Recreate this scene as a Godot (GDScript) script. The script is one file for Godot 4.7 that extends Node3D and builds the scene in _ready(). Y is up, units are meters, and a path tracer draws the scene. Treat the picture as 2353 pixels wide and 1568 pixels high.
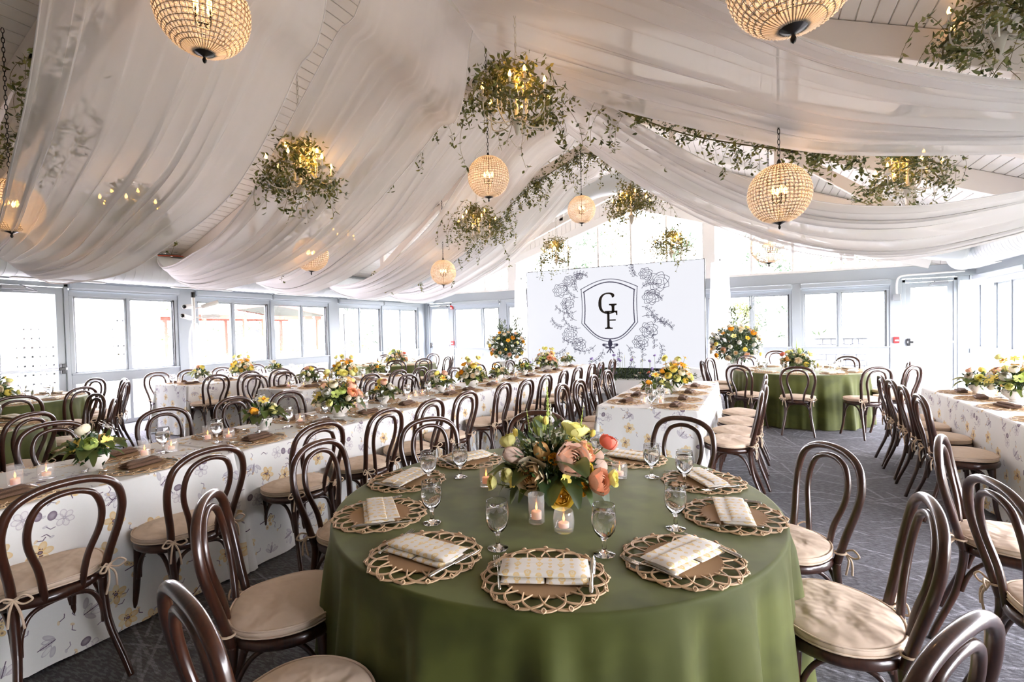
extends Node3D
# A wedding marquee hall set for dinner: every object is built from mesh code below.

const XL := -9.95      # inner face of the patio wall
const XR := 4.15       # inner face of the opposite glass wall
const ZF := -13.6      # inner face of the gable wall
const ZB := 4.0        # wall behind the camera
const XM := -2.9       # ridge line
const RIDGE := 5.92
const EAVE := 3.06
const TOP := 0.765     # height of the table tops

const SKY_E := 5.2       # brightness of the overcast sky
const EXPO := 1.0
const GLOBE_E := 0.4
const CHAND_E := 0.45
const SCREEN_E := 0.95

var M := {}
var used := {}
var proto := {}
var ordinals := ["first", "second", "third", "fourth", "fifth", "sixth", "seventh", "eighth", "ninth", "tenth", "eleventh", "twelfth", "thirteenth", "fourteenth"]


func _ready():
	# ---- camera ----
	var cam := Camera3D.new()
	cam.name = "camera"
	cam.keep_aspect = Camera3D.KEEP_HEIGHT
	cam.fov = rad_to_deg(2.0 * atan(784.0 / 1135.0))
	cam.near = 0.05
	cam.far = 200.0
	cam.position = Vector3(0, 1.5, 0)
	cam.rotation = Vector3(deg_to_rad(-1.335), deg_to_rad(26.2), deg_to_rad(-1.267))
	add_child(cam)
	cam.current = true
	# ---- sky: bright even overcast ----
	var sm := ProceduralSkyMaterial.new()
	sm.sky_top_color = Color(0.95, 0.93, 1.0)
	sm.sky_horizon_color = Color(1.0, 1.0, 1.0)
	sm.ground_horizon_color = Color(0.6, 0.6, 0.62)
	sm.ground_bottom_color = Color(0.5, 0.5, 0.48)
	sm.sky_energy_multiplier = SKY_E
	sm.ground_energy_multiplier = SKY_E * 0.4
	var sky := Sky.new()
	sky.sky_material = sm
	var env := Environment.new()
	env.background_mode = Environment.BG_SKY
	env.sky = sky
	env.tonemap_mode = Environment.TONE_MAPPER_LINEAR
	env.tonemap_exposure = EXPO
	env.sdfgi_enabled = true
	env.ssao_enabled = true
	env.ssil_enabled = true
	var we := WorldEnvironment.new()
	we.name = "world_environment"
	we.environment = env
	add_child(we)
	# ---- setting ----
	make_materials()
	build_floor()
	build_ceiling()
	build_trusses()
	build_patio_wall()
	build_gable_wall()
	build_side_wall()
	build_back_wall()
	build_ducts()
	build_outside()
	# ---- hanging things ----
	build_drapes()
	build_garlands()
	build_globes()
	build_chandeliers()
	build_wall_fittings()
	# ---- the stage end ----
	build_screen()
	build_trough()
	build_urns()
	# ---- tables ----
	build_big_table()
	build_round_tables()
	build_long_tables()

# =====================================================================
# mesh helpers
class MB:
	var v := PackedVector3Array()
	var n := PackedVector3Array()
	var t := PackedVector2Array()
	var c := PackedColorArray()
	var x := PackedInt32Array()
	var tint := Color.WHITE
	var xf := Transform3D.IDENTITY

	func grid(p: PackedVector3Array, nu: int, nv: int, wu := false, wv := false, uv := PackedVector2Array()) -> void:
		# p[j * nu + i]; the front faces the way of du x dv. wu / wv close the grid round.
		var mu := nu + (1 if wu else 0)
		var mv := nv + (1 if wv else 0)
		var q := PackedVector3Array()
		q.resize(mu * mv)
		for j in mv:
			for i in mu:
				q[j * mu + i] = xf * p[(j % nv) * nu + (i % nu)]
		var m := PackedVector3Array()
		m.resize(mu * mv)
		var b := v.size()
		for j in mv - 1:
			for i in mu - 1:
				var k := j * mu + i
				var a0 := q[k]
				var f := (q[k + mu + 1] - a0).cross(q[k + mu] - q[k + 1])
				m[k] += f
				m[k + 1] += f
				m[k + mu] += f
				m[k + mu + 1] += f
				x.append_array(PackedInt32Array([b + k, b + k + mu, b + k + 1, b + k + 1, b + k + mu, b + k + mu + 1]))
		if wu:
			for j in mv:
				var s := m[j * mu] + m[j * mu + mu - 1]
				m[j * mu] = s
				m[j * mu + mu - 1] = s
		if wv:
			for i in mu:
				var s := m[i] + m[(mv - 1) * mu + i]
				m[i] = s
				m[(mv - 1) * mu + i] = s
		for j in mv:
			for i in mu:
				var k := j * mu + i
				v.append(q[k])
				n.append(m[k].normalized() if m[k].length_squared() > 1e-20 else Vector3.UP)
				t.append(uv[k] if uv.size() == mu * mv else Vector2(float(i) / maxf(1, mu - 1), float(j) / maxf(1, mv - 1)))
				c.append(tint)

	func tube(path: PackedVector3Array, r, sides := 8, closed := false, caps := true) -> void:
		var k := path.size()
		var rings := PackedVector3Array()
		var tang := PackedVector3Array()
		for i in k:
			var a := path[(i - 1 + k) % k] if (closed or i > 0) else path[i]
			var b := path[(i + 1) % k] if (closed or i < k - 1) else path[i]
			var d := b - a
			tang.append(d.normalized() if d.length_squared() > 1e-16 else Vector3.UP)
		var nn := tang[0].cross(Vector3.UP if absf(tang[0].y) < 0.9 else Vector3.RIGHT).normalized()
		var frames := PackedVector3Array()
		for i in k:
			if i > 0:
				nn = (nn - tang[i] * nn.dot(tang[i])).normalized()
			frames.append(nn)
		var twist := 0.0
		if closed:
			var back := (nn - tang[0] * nn.dot(tang[0])).normalized()
			twist = back.signed_angle_to(frames[0], tang[0])
		var add := (1 if caps and not closed else 0)
		for i in range(-add, k + add):
			var j := clampi(i, 0, k - 1)
			var rr: float = r if (r is float or r is int) else r[j]
			if i < 0 or i >= k:
				rr = 1e-5
			var f := frames[j]
			if closed:
				f = f.rotated(tang[j], twist * j / k)
			var g := tang[j].cross(f)
			for s in sides:
				var a := TAU * s / sides
				rings.append(path[j] + (f * cos(a) + g * sin(a)) * rr)
		grid(rings, sides, k + 2 * add, true, closed)

	func lathe(prof: PackedVector2Array, seg := 24, wobble := 0.0, lobes := 0, closed := false) -> void:
		# prof: (radius, height), going up on the outside
		var p := PackedVector3Array()
		for q in prof:
			for i in seg:
				var a := TAU * i / seg
				var rr := q.x * (1.0 + wobble * cos(a * lobes))
				p.append(Vector3(cos(a) * rr, q.y, -sin(a) * rr))
		grid(p, seg, prof.size(), true, closed)

	func quad(a: Vector3, b: Vector3, c0: Vector3, d: Vector3, uvs := [Vector2(0, 0), Vector2(1, 0), Vector2(1, 1), Vector2(0, 1)]) -> void:
		var b0 := v.size()
		var f := (xf.basis * (b - a)).cross(xf.basis * (d - a)).normalized()
		var l := [a, b, c0, d]
		for k in 4:
			v.append(xf * l[k])
			n.append(f)
			t.append(uvs[k])
			c.append(tint)
		x.append_array(PackedInt32Array([b0, b0 + 3, b0 + 1, b0 + 1, b0 + 3, b0 + 2]))

	func tri(a: Vector3, b: Vector3, c0: Vector3) -> void:
		var b0 := v.size()
		var f := (xf.basis * (b - a)).cross(xf.basis * (c0 - a)).normalized()
		for q in [a, b, c0]:
			v.append(xf * q)
			n.append(f)
			t.append(Vector2(q.x, q.z))
			c.append(tint)
		x.append_array(PackedInt32Array([b0, b0 + 2, b0 + 1]))

	func box(at: Vector3, size: Vector3, bev := 0.0) -> void:
		var h := size * 0.5
		var e := minf(bev, minf(h.x, minf(h.y, h.z)) * 0.9)
		var ax := [Vector3.RIGHT, Vector3.UP, Vector3.BACK]
		for k in 3:
			for s in [-1.0, 1.0]:
				var w: Vector3 = ax[k] * s
				var u: Vector3 = ax[(k + 1) % 3]
				var z: Vector3 = ax[(k + 2) % 3] * s
				var o: Vector3 = at + w * (h[k])
				var du: Vector3 = u * (h[(k + 1) % 3] - e)
				var dz: Vector3 = z * (h[(k + 2) % 3] - e)
				quad(o - du - dz, o + du - dz, o + du + dz, o - du + dz)
		if e <= 0.0:
			return
		for k in 3:
			var a: Vector3 = ax[k]
			var l := h[k] - e
			for s in [-1.0, 1.0]:
				for q in [-1.0, 1.0]:
					var u: Vector3 = ax[(k + 1) % 3] * s
					var w: Vector3 = ax[(k + 2) % 3] * q
					var hu := h[(k + 1) % 3]
					var hw := h[(k + 2) % 3]
					var p0: Vector3 = at + u * hu + w * (hw - e)
					var p1: Vector3 = at + u * (hu - e) + w * hw
					if s * q > 0:
						quad(p0 - a * l, p1 - a * l, p1 + a * l, p0 + a * l)
					else:
						quad(p1 - a * l, p0 - a * l, p0 + a * l, p1 + a * l)
		for sx in [-1.0, 1.0]:
			for sy in [-1.0, 1.0]:
				for sz in [-1.0, 1.0]:
					var a := at + Vector3(sx * h.x, sy * (h.y - e), sz * (h.z - e))
					var b := at + Vector3(sx * (h.x - e), sy * h.y, sz * (h.z - e))
					var d := at + Vector3(sx * (h.x - e), sy * (h.y - e), sz * h.z)
					if sx * sy * sz > 0:
						tri(a, b, d)
					else:
						tri(a, d, b)

	func bar(a: Vector3, b: Vector3, w: float, d: float, up := Vector3.UP, bev := 0.004) -> void:
		# a straight beam from a to b, w wide and d deep
		var dir := b - a
		var z := dir.normalized()
		var xx := up.cross(z).normalized()
		var yy := z.cross(xx)
		var keep := xf
		xf = xf * Transform3D(Basis(xx, yy, z), (a + b) * 0.5)
		box(Vector3.ZERO, Vector3(w, d, dir.length()), bev)
		xf = keep

	func prism(poly: PackedVector2Array, z0: float, z1: float) -> void:
		# a convex polygon in x, y (anticlockwise seen from +z) extruded along z
		var k := poly.size()
		for i in k:
			var p := poly[i]
			var q := poly[(i + 1) % k]
			quad(Vector3(p.x, p.y, z1), Vector3(p.x, p.y, z0), Vector3(q.x, q.y, z0), Vector3(q.x, q.y, z1))
		for i in range(1, k - 1):
			tri(Vector3(poly[0].x, poly[0].y, z1), Vector3(poly[i].x, poly[i].y, z1), Vector3(poly[i + 1].x, poly[i + 1].y, z1))
			tri(Vector3(poly[0].x, poly[0].y, z0), Vector3(poly[i + 1].x, poly[i + 1].y, z0), Vector3(poly[i].x, poly[i].y, z0))

	func leaf(base: Vector3, dir: Vector3, side: Vector3, length: float, width: float, curl := 0.15) -> void:
		# a pointed leaf of eight triangles with a fold along its midrib
		var up := dir.cross(side).normalized()
		var b0 := v.size()
		var st := [0.0, 0.3, 0.65, 1.0]
		var wd := [0.08, 1.0, 0.75, 0.0]
		var pts := []
		for k in 4:
			var mid: Vector3 = base + dir * length * st[k] - up * curl * length * st[k] * st[k]
			pts.append(mid - side * width * 0.5 * wd[k] + up * width * 0.16 * wd[k])
			pts.append(mid)
			pts.append(mid + side * width * 0.5 * wd[k] + up * width * 0.16 * wd[k])
		for k in 12:
			v.append(xf * pts[k])
			var lean := -0.35 if k % 3 == 0 else (0.35 if k % 3 == 2 else 0.0)
			n.append((xf.basis * (up - side * lean)).normalized())
			t.append(Vector2(k % 3 * 0.5, k / 3 / 3.0))
			c.append(tint)
		for k in 3:
			for s in 2:
				var a := b0 + k * 3 + s
				x.append_array(PackedInt32Array([a, a + 1, a + 3, a + 1, a + 4, a + 3]))

	func mesh() -> ArrayMesh:
		var m := ArrayMesh.new()
		var arr := []
		arr.resize(Mesh.ARRAY_MAX)
		arr[Mesh.ARRAY_VERTEX] = v
		arr[Mesh.ARRAY_NORMAL] = n
		arr[Mesh.ARRAY_TEX_UV] = t
		arr[Mesh.ARRAY_COLOR] = c
		arr[Mesh.ARRAY_INDEX] = x
		m.add_surface_from_arrays(Mesh.PRIMITIVE_TRIANGLES, arr)
		return m


func numbered(called: String) -> String:
	var k: int = used.get(called, 0)
	used[called] = k + 1
	return called if k == 0 else "%s_%03d" % [called, k]


func tag(o: Node, label: String, category: String, group := "", kind := "") -> Node:
	if label:
		o.set_meta("label", label)
	if category:
		o.set_meta("category", category)
	if group:
		o.set_meta("group", group)
	if kind:
		o.set_meta("kind", kind)
	return o


func thing(called: String, label: String, category: String, at := Vector3.ZERO, turn := 0.0, group := "") -> Node3D:
	var o := Node3D.new()
	o.name = numbered(called)
	add_child(o)
	o.position = at
	o.rotation.y = turn
	o.set_meta("kindname", called)
	tag(o, label, category, group)
	return o


func part(called: String, what, mat: Material, parent: Node = null) -> MeshInstance3D:
	var o := MeshInstance3D.new()
	o.mesh = what.mesh() if what is MB else what
	o.material_override = mat
	if parent == null:
		o.name = numbered(called)
		add_child(o)
	else:
		o.name = called
		parent.add_child(o, true)
	return o


func structure(called: String, what, mat: Material) -> MeshInstance3D:
	var o := part(called, what, mat)
	o.set_meta("kind", "structure")
	return o


func again(o: Node3D, label: String, at: Vector3, turn: float, group := "") -> Node3D:
	var r: Node3D = o.duplicate()
	r.name = numbered(o.get_meta("kindname"))
	add_child(r)
	r.position = at
	r.rotation.y = turn
	r.set_meta("label", label)
	if group:
		r.set_meta("group", group)
	return r


func place(key: String, maker: Callable, label: String, at: Vector3, turn: float, group := "") -> Node3D:
	# the first of its kind is built, the others are duplicates of it
	if not proto.has(key):
		var o: Node3D = maker.call()
		proto[key] = o
		o.position = at
		o.rotation.y = turn
		o.set_meta("label", label)
		if group:
			o.set_meta("group", group)
		return o
	return again(proto[key], label, at, turn, group)


func curve(pts: Array, per := 8, closed := false) -> PackedVector3Array:
	# Catmull-Rom through the points
	var out := PackedVector3Array()
	var k := pts.size()
	var last := k if closed else k - 1
	for i in last:
		var p0: Vector3 = pts[(i - 1 + k) % k] if (closed or i > 0) else pts[0]
		var p1: Vector3 = pts[i]
		var p2: Vector3 = pts[(i + 1) % k]
		var p3: Vector3 = pts[(i + 2) % k] if (closed or i + 2 < k) else pts[k - 1]
		for s in per:
			out.append(p1.cubic_interpolate(p2, p0, p3, float(s) / per))
	if not closed:
		out.append(pts[k - 1])
	return out


func random(from: int) -> RandomNumberGenerator:
	var r := RandomNumberGenerator.new()
	r.seed = from
	return r


func roofline(px: float) -> float:
	return RIDGE - (RIDGE - EAVE) / (XM - XL) * absf(px - XM)

# =====================================================================
# materials and computed textures
func mat(key: String, col: Color, rough := 0.6, metal := 0.0) -> StandardMaterial3D:
	var m := StandardMaterial3D.new()
	m.resource_name = key
	m.albedo_color = col
	m.roughness = rough
	m.metallic = metal
	M[key] = m
	return m


func noise_tex(freq: float, size := 256, oct := 4, ramp: Gradient = null, from := 1) -> NoiseTexture2D:
	var f := FastNoiseLite.new()
	f.seed = from
	f.frequency = freq
	f.fractal_octaves = oct
	var t := NoiseTexture2D.new()
	t.width = size
	t.height = size
	t.seamless = true
	t.noise = f
	if ramp:
		t.color_ramp = ramp
	return t


func ramp(a: Color, b: Color, p := 0.2, q := 0.8) -> Gradient:
	var g := Gradient.new()
	g.offsets = PackedFloat32Array([p, q])
	g.colors = PackedColorArray([a, b])
	return g


func tinted(key: String, rough := 0.6) -> StandardMaterial3D:
	# a material whose vertex colours carry natural colour
	var m := mat(key, Color.WHITE, rough)
	m.vertex_color_use_as_albedo = true
	return m


func make_materials() -> void:
	mat("paint", Color(0.93, 0.925, 0.91), 0.55)
	mat("tan_wall", Color(0.62, 0.56, 0.5), 0.7)
	mat("board", Color(0.945, 0.935, 0.915), 0.5)
	mat("beam", Color(0.94, 0.91, 0.88), 0.55)
	mat("frame", Color(0.66, 0.69, 0.71), 0.4)
	mat("gasket", Color(0.06, 0.06, 0.07), 0.5)
	mat("duct", Color(0.79, 0.81, 0.815), 0.45)
	mat("seam", Color(0.74, 0.76, 0.76), 0.5)
	mat("white", Color(0.93, 0.93, 0.92), 0.5)
	mat("grey_metal", Color(0.6, 0.61, 0.62), 0.35, 0.6)
	mat("chrome", Color(0.85, 0.85, 0.86), 0.12, 1.0)
	mat("silver", Color(0.82, 0.81, 0.79), 0.16, 1.0)
	mat("black", Color(0.025, 0.025, 0.03), 0.3)
	mat("red", Color(0.75, 0.12, 0.12), 0.4)
	mat("orange_hose", Color(0.85, 0.42, 0.33), 0.5)
	var g := mat("pane", Color(0.9, 0.97, 0.97, 0.02), 0.0)
	g.transparency = BaseMaterial3D.TRANSPARENCY_ALPHA
	g = mat("clear", Color(0.97, 0.98, 0.98, 0.1), 0.03)
	g.transparency = BaseMaterial3D.TRANSPARENCY_ALPHA
	g = mat("glass", Color(1, 1, 1, 0.0), 0.0)
	g.refraction_enabled = true
	g.refraction_scale = 0.05
	g = mat("water", Color(1, 1, 1, 0.0), 0.0)
	g.refraction_enabled = true
	g.refraction_scale = 0.033
	# dark stained bentwood, grain along the world's upright
	g = mat("wood", Color(0.235, 0.125, 0.075), 0.3)
	g.albedo_texture = noise_tex(0.02, 256, 5, ramp(Color(0.72, 0.72, 0.72), Color(1.12, 1.08, 1.05)), 5)
	g.uv1_triplanar = true
	g.uv1_scale = Vector3(14, 2.2, 14)
	g.clearcoat_enabled = true
	g.clearcoat = 0.5
	g.clearcoat_roughness = 0.12
	# calico seat cushions
	g = mat("calico", Color(0.88, 0.8, 0.705), 0.9)
	g.heightmap_enabled = true
	g.heightmap_scale = 1.2
	g.heightmap_texture = noise_tex(0.012, 256, 3, null, 8)
	g.uv1_triplanar = true
	g.uv1_scale = Vector3(2.4, 2.4, 2.4)
	mat("ribbon", Color(0.84, 0.755, 0.65), 0.9)
	# velvet
	g = mat("velvet", Color(0.32, 0.345, 0.14), 0.7)
	g.albedo_texture = noise_tex(0.006, 512, 4, ramp(Color(0.8, 0.8, 0.8), Color(1.0, 1.0, 1.0), 0.3, 0.7), 3)
	g.uv1_triplanar = true
	g.uv1_scale = Vector3(0.9, 0.9, 0.9)
	g.rim_enabled = true
	g.rim = 1.0
	g.rim_tint = 0.6
	g.metallic_specular = 0.4
	g = mat("velvet_edge", Color(0.29, 0.31, 0.12), 0.8)
	# printed linen
	g = mat("floral", Color.WHITE, 0.85)
	g.albedo_texture = floral_print()
	g = mat("yellow_print", Color.WHITE, 0.85)
	g.albedo_texture = ikat_print()
	g.uv1_scale = Vector3(1, 1, 1)
	g = mat("brown_linen", Color(0.43, 0.325, 0.25), 0.9)
	g.albedo_texture = noise_tex(0.2, 128, 2, ramp(Color(0.82, 0.82, 0.82), Color(1.05, 1.05, 1.05)), 12)
	g.uv1_triplanar = true
	g.uv1_scale = Vector3(6, 6, 6)
	mat("rattan", Color(0.76, 0.63, 0.475), 0.6)
	mat("rattan_loop", Color(0.82, 0.7, 0.55), 0.5)
	# carpet
	g = mat("carpet", Color.WHITE, 0.95)
	g.albedo_texture = carpet_print()
	g.uv1_triplanar = true
	g.uv1_world_triplanar = true
	g.uv1_scale = Vector3(0.55, 0.55, 0.55)
	g.heightmap_enabled = true
	g.heightmap_scale = 0.4
	g.heightmap_texture = noise_tex(0.2, 256, 2, null, 2)
	# sheer voile
	g = mat("voile", Color(0.965, 0.955, 0.96, 0.62), 0.8)
	g.transparency = BaseMaterial3D.TRANSPARENCY_ALPHA
	g.backlight_enabled = true
	g.backlight = Color(0.85, 0.85, 0.85)
	g = mat("voile_thick", Color(0.965, 0.96, 0.965, 0.88), 0.8)
	g.transparency = BaseMaterial3D.TRANSPARENCY_ALPHA
	g.backlight_enabled = true
	g.backlight = Color(0.8, 0.8, 0.8)
	# light fittings
	g = mat("bulb", Color(1, 0.9, 0.72), 0.4)
	g.emission_enabled = true
	g.emission = Color(1.0, 0.72, 0.36)
	g.emission_energy_multiplier = 9.0
	g = mat("flame", Color(1, 0.85, 0.6), 0.5)
	g.emission_enabled = true
	g.emission = Color(1.0, 0.62, 0.25)
	g.emission_energy_multiplier = 7.0
	g = mat("wax", Color(0.97, 0.9, 0.82), 0.5)
	g.subsurf_scatter_enabled = true
	g.subsurf_scatter_strength = 0.5
	g.emission_enabled = true
	g.emission = Color(1.0, 0.55, 0.3)
	g.emission_energy_multiplier = 0.25
	g = mat("crystal", Color(0.95, 0.9, 0.84, 0.55), 0.27)
	g.transparency = BaseMaterial3D.TRANSPARENCY_ALPHA
	g.backlight_enabled = true
	g.backlight = Color(1, 1, 1)
	g.metallic_specular = 0.9
	g = mat("crystal_solid", Color(0.95, 0.92, 0.88), 0.1)
	g.metallic_specular = 1.0
	g.backlight_enabled = true
	g.backlight = Color(1, 1, 1)
	mat("cage", Color(0.56, 0.5, 0.42), 0.35, 0.7)
	mat("chalk", Color(0.8, 0.785, 0.74), 0.7)
	# ceramics, flowers, greenery
	mat("ceramic", Color(0.95, 0.93, 0.895), 0.35)
	for k in [["leaf_dark", Color(0.13, 0.22, 0.09)], ["leaf_mid", Color(0.23, 0.33, 0.12)], ["leaf_light", Color(0.42, 0.5, 0.2)], ["leaf_grey", Color(0.36, 0.43, 0.35)], ["vine_leaf", Color(0.27, 0.31, 0.13)], ["stem", Color(0.36, 0.45, 0.16)], ["twig", Color(0.3, 0.24, 0.13)]]:
		g = mat(k[0], k[1], 0.5)
		g.backlight_enabled = true
		g.backlight = Color(0.55, 0.55, 0.3)
	g = tinted("varied_leaf", 0.5)
	g.backlight_enabled = true
	g.backlight = Color(0.5, 0.5, 0.3)
	for k in [["petal_cream", Color(0.97, 0.93, 0.82)], ["petal_white", Color(0.97, 0.965, 0.93)], ["petal_peach", Color(0.97, 0.77, 0.65)], ["petal_blush", Color(0.96, 0.85, 0.78)], ["petal_yellow", Color(0.98, 0.9, 0.45)], ["petal_lemon", Color(0.97, 0.95, 0.62)], ["petal_orange", Color(0.98, 0.68, 0.12)], ["petal_coral", Color(0.93, 0.47, 0.38)], ["petal_green", Color(0.76, 0.83, 0.45)], ["petal_lilac", Color(0.6, 0.52, 0.75)], ["petal_apricot", Color(0.97, 0.79, 0.5)]]:
		g = mat(k[0], k[1], 0.7)
		g.vertex_color_use_as_albedo = true
		g.backlight_enabled = true
		g.backlight = Color(0.5, 0.5, 0.5)
	# out of doors
	mat("lawn", Color(0.37, 0.38, 0.3), 0.95)
	mat("render_white", Color(0.95, 0.95, 0.94), 0.7)
	mat("far_glass", Color(0.33, 0.4, 0.47), 0.15)
	mat("red_wood", Color(0.5, 0.24, 0.17), 0.7)
	mat("slate", Color(0.42, 0.43, 0.45), 0.8)
	mat("bark", Color(0.42, 0.38, 0.36), 0.9)
	mat("paving", Color(0.72, 0.7, 0.68), 0.9)
	for k in [["hedge_leaf", Color(0.4, 0.43, 0.22)], ["tree_leaf", Color(0.34, 0.42, 0.28)], ["pine_leaf", Color(0.25, 0.33, 0.24)], ["bud_leaf", Color(0.6, 0.58, 0.42)]]:
		g = mat(k[0], k[1], 0.8)


func to_tex(px: PackedFloat32Array, w: int, h: int) -> ImageTexture:
	var b := PackedByteArray()
	b.resize(w * h * 3)
	for i in w * h * 3:
		b[i] = clampi(int(px[i] * 255.0), 0, 255)
	return ImageTexture.create_from_image(Image.create_from_data(w, h, false, Image.FORMAT_RGB8, b))


func dab(px: PackedFloat32Array, w: int, h: int, at: Vector2, rad: Vector2, ang: float, col: Color, alpha: float, hollow := 0.0) -> void:
	# one wash of watercolour: soft ellipse with a darker rim, wrapping round the edges of the picture
	var m := int(maxf(rad.x, rad.y)) + 2
	var ca := cos(ang)
	var sa := sin(ang)
	for dy in range(-m, m + 1):
		for dx in range(-m, m + 1):
			var u := (dx * ca + dy * sa) / rad.x
			var v := (-dx * sa + dy * ca) / rad.y
			var d := u * u + v * v
			if d > 1.0:
				continue
			var a := alpha * (0.55 + 0.45 * d) * clampf((1.0 - d) * 6.0, 0.0, 1.0)
			if hollow > 0.0 and d < hollow:
				a *= 0.25
			var o := (posmod(int(at.y) + dy, h) * w + posmod(int(at.x) + dx, w)) * 3
			px[o] += (col.r - px[o]) * a
			px[o + 1] += (col.g - px[o + 1]) * a
			px[o + 2] += (col.b - px[o + 2]) * a


func stroke(px: PackedFloat32Array, w: int, h: int, pts: PackedVector2Array, rad: float, col: Color, alpha: float) -> void:
	for k in pts.size() - 1:
		var l := pts[k].distance_to(pts[k + 1])
		var steps := maxi(1, int(l / maxf(0.7, rad * 0.6)))
		for s in steps:
			dab(px, w, h, pts[k].lerp(pts[k + 1], float(s) / steps), Vector2(rad, rad), 0.0, col, alpha)


func floral_print() -> ImageTexture:
	var w := 1024
	var px := PackedFloat32Array()
	px.resize(w * w * 3)
	var r := random(41)
	for i in w * w:
		var s := 0.012 * (r.randf() - 0.5)
		px[i * 3] = 0.925 + s
		px[i * 3 + 1] = 0.93 + s
		px[i * 3 + 2] = 0.915 + s
	var spots := []
	for k in 46:
		for tries in 40:
			var p := Vector2(r.randf() * w, r.randf() * w)
			var ok := true
			for q in spots:
				var d: Vector2 = (p - q).abs()
				d = Vector2(minf(d.x, w - d.x), minf(d.y, w - d.y))
				if d.length() < 108.0:
					ok = false
					break
			if ok:
				spots.append(p)
				break
	var ochre := Color(0.83, 0.64, 0.31)
	var pale := Color(0.93, 0.84, 0.6)
	var plum := Color(0.23, 0.15, 0.25)
	var grey := Color(0.58, 0.57, 0.63)
	var mauve := Color(0.66, 0.62, 0.67)
	for k in spots.size():
		var p: Vector2 = spots[k]
		var kind := k % 5
		var turn := r.randf() * TAU
		if kind == 0 or kind == 2:
			for q in 6:
				var a := turn + TAU * q / 6 + r.randf_range(-0.2, 0.2)
				dab(px, w, w, p + Vector2.from_angle(a) * 24, Vector2(21, 14), a, ochre.lerp(pale, r.randf()), 0.75)
			dab(px, w, w, p, Vector2(9, 8), 0, plum, 0.9)
			for q in 9:
				dab(px, w, w, p + Vector2.from_angle(r.randf() * TAU) * 14, Vector2(2.5, 2.5), 0, plum, 0.8)
		elif kind == 1:
			for q in 5:
				var a := turn + q * 0.5 - 1.0
				dab(px, w, w, p + Vector2.from_angle(a) * r.randf_range(18, 50), Vector2(24, 10), a, grey.lerp(mauve, r.randf()), 0.6, 0.6 if q % 2 else 0.0)
			stroke(px, w, w, PackedVector2Array([p, p + Vector2.from_angle(turn) * 60]), 2.0, plum, 0.7)
		elif kind == 3:
			for q in 7:
				var a := r.randf() * TAU
				var o := p + Vector2.from_angle(a) * r.randf_range(8, 46)
				dab(px, w, w, o, Vector2(13, 10), a, ochre.lerp(pale, r.randf()), 0.7)
				dab(px, w, w, o, Vector2(4, 4), a, plum.lerp(ochre, 0.3), 0.7)
			stroke(px, w, w, PackedVector2Array([p + Vector2(-40, 10), p, p + Vector2(30, -28), p + Vector2(44, -20)]), 2.2, plum, 0.8)
		else:
			for q in 6:
				var a := turn + q
				dab(px, w, w, p + Vector2.from_angle(a) * 20, Vector2(17, 13), a, mauve, 0.5, 0.55)
			dab(px, w, w, p + Vector2.from_angle(turn) * 44, Vector2(16, 20), turn, plum, 0.75)
			dab(px, w, w, p, Vector2(6, 6), 0, grey, 0.7)
	for k in 90:
		var p := Vector2(r.randf(), r.randf()) * w
		var a := r.randf() * TAU
		stroke(px, w, w, PackedVector2Array([p, p + Vector2.from_angle(a) * 16, p + Vector2.from_angle(a + 0.6) * 30]), 1.6, plum.lerp(grey, r.randf()), 0.55)
		dab(px, w, w, p + Vector2.from_angle(a + 0.6) * 34, Vector2(9, 5), a, ochre if k % 2 else grey, 0.5)
	return to_tex(px, w, w)


func ikat_print() -> ImageTexture:
	var w := 384
	var px := PackedFloat32Array()
	px.resize(w * w * 3)
	var r := random(5)
	for i in w * w:
		px[i * 3] = 0.955
		px[i * 3 + 1] = 0.94
		px[i * 3 + 2] = 0.9
	var gold := Color(0.93, 0.8, 0.5)
	var n := 6
	for i in n:
		for j in n:
			var p := Vector2((i + 0.5) * w / n, (j + (0.25 if i % 2 else 0.75)) * w / n)
			if (i + j) % 2 == 0:
				dab(px, w, w, p, Vector2(22, 25), 0, gold, 0.85)
				dab(px, w, w, p + Vector2(0, 2), Vector2(10, 12), 0, Color(0.955, 0.94, 0.9), 0.9)
				dab(px, w, w, p + Vector2(0, 2), Vector2(5, 6), 0, gold, 0.8)
				for q in 6:
					stroke(px, w, w, PackedVector2Array([p + Vector2(q * 4 - 10, 20), p + Vector2(q * 3 - 8, 30 + r.randf() * 8)]), 1.5, gold, 0.6)
			else:
				dab(px, w, w, p, Vector2(11, 13), 0, gold, 0.85)
				dab(px, w, w, p + Vector2(0, -26), Vector2(5, 7), 0, gold, 0.7)
	return to_tex(px, w, w)


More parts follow.
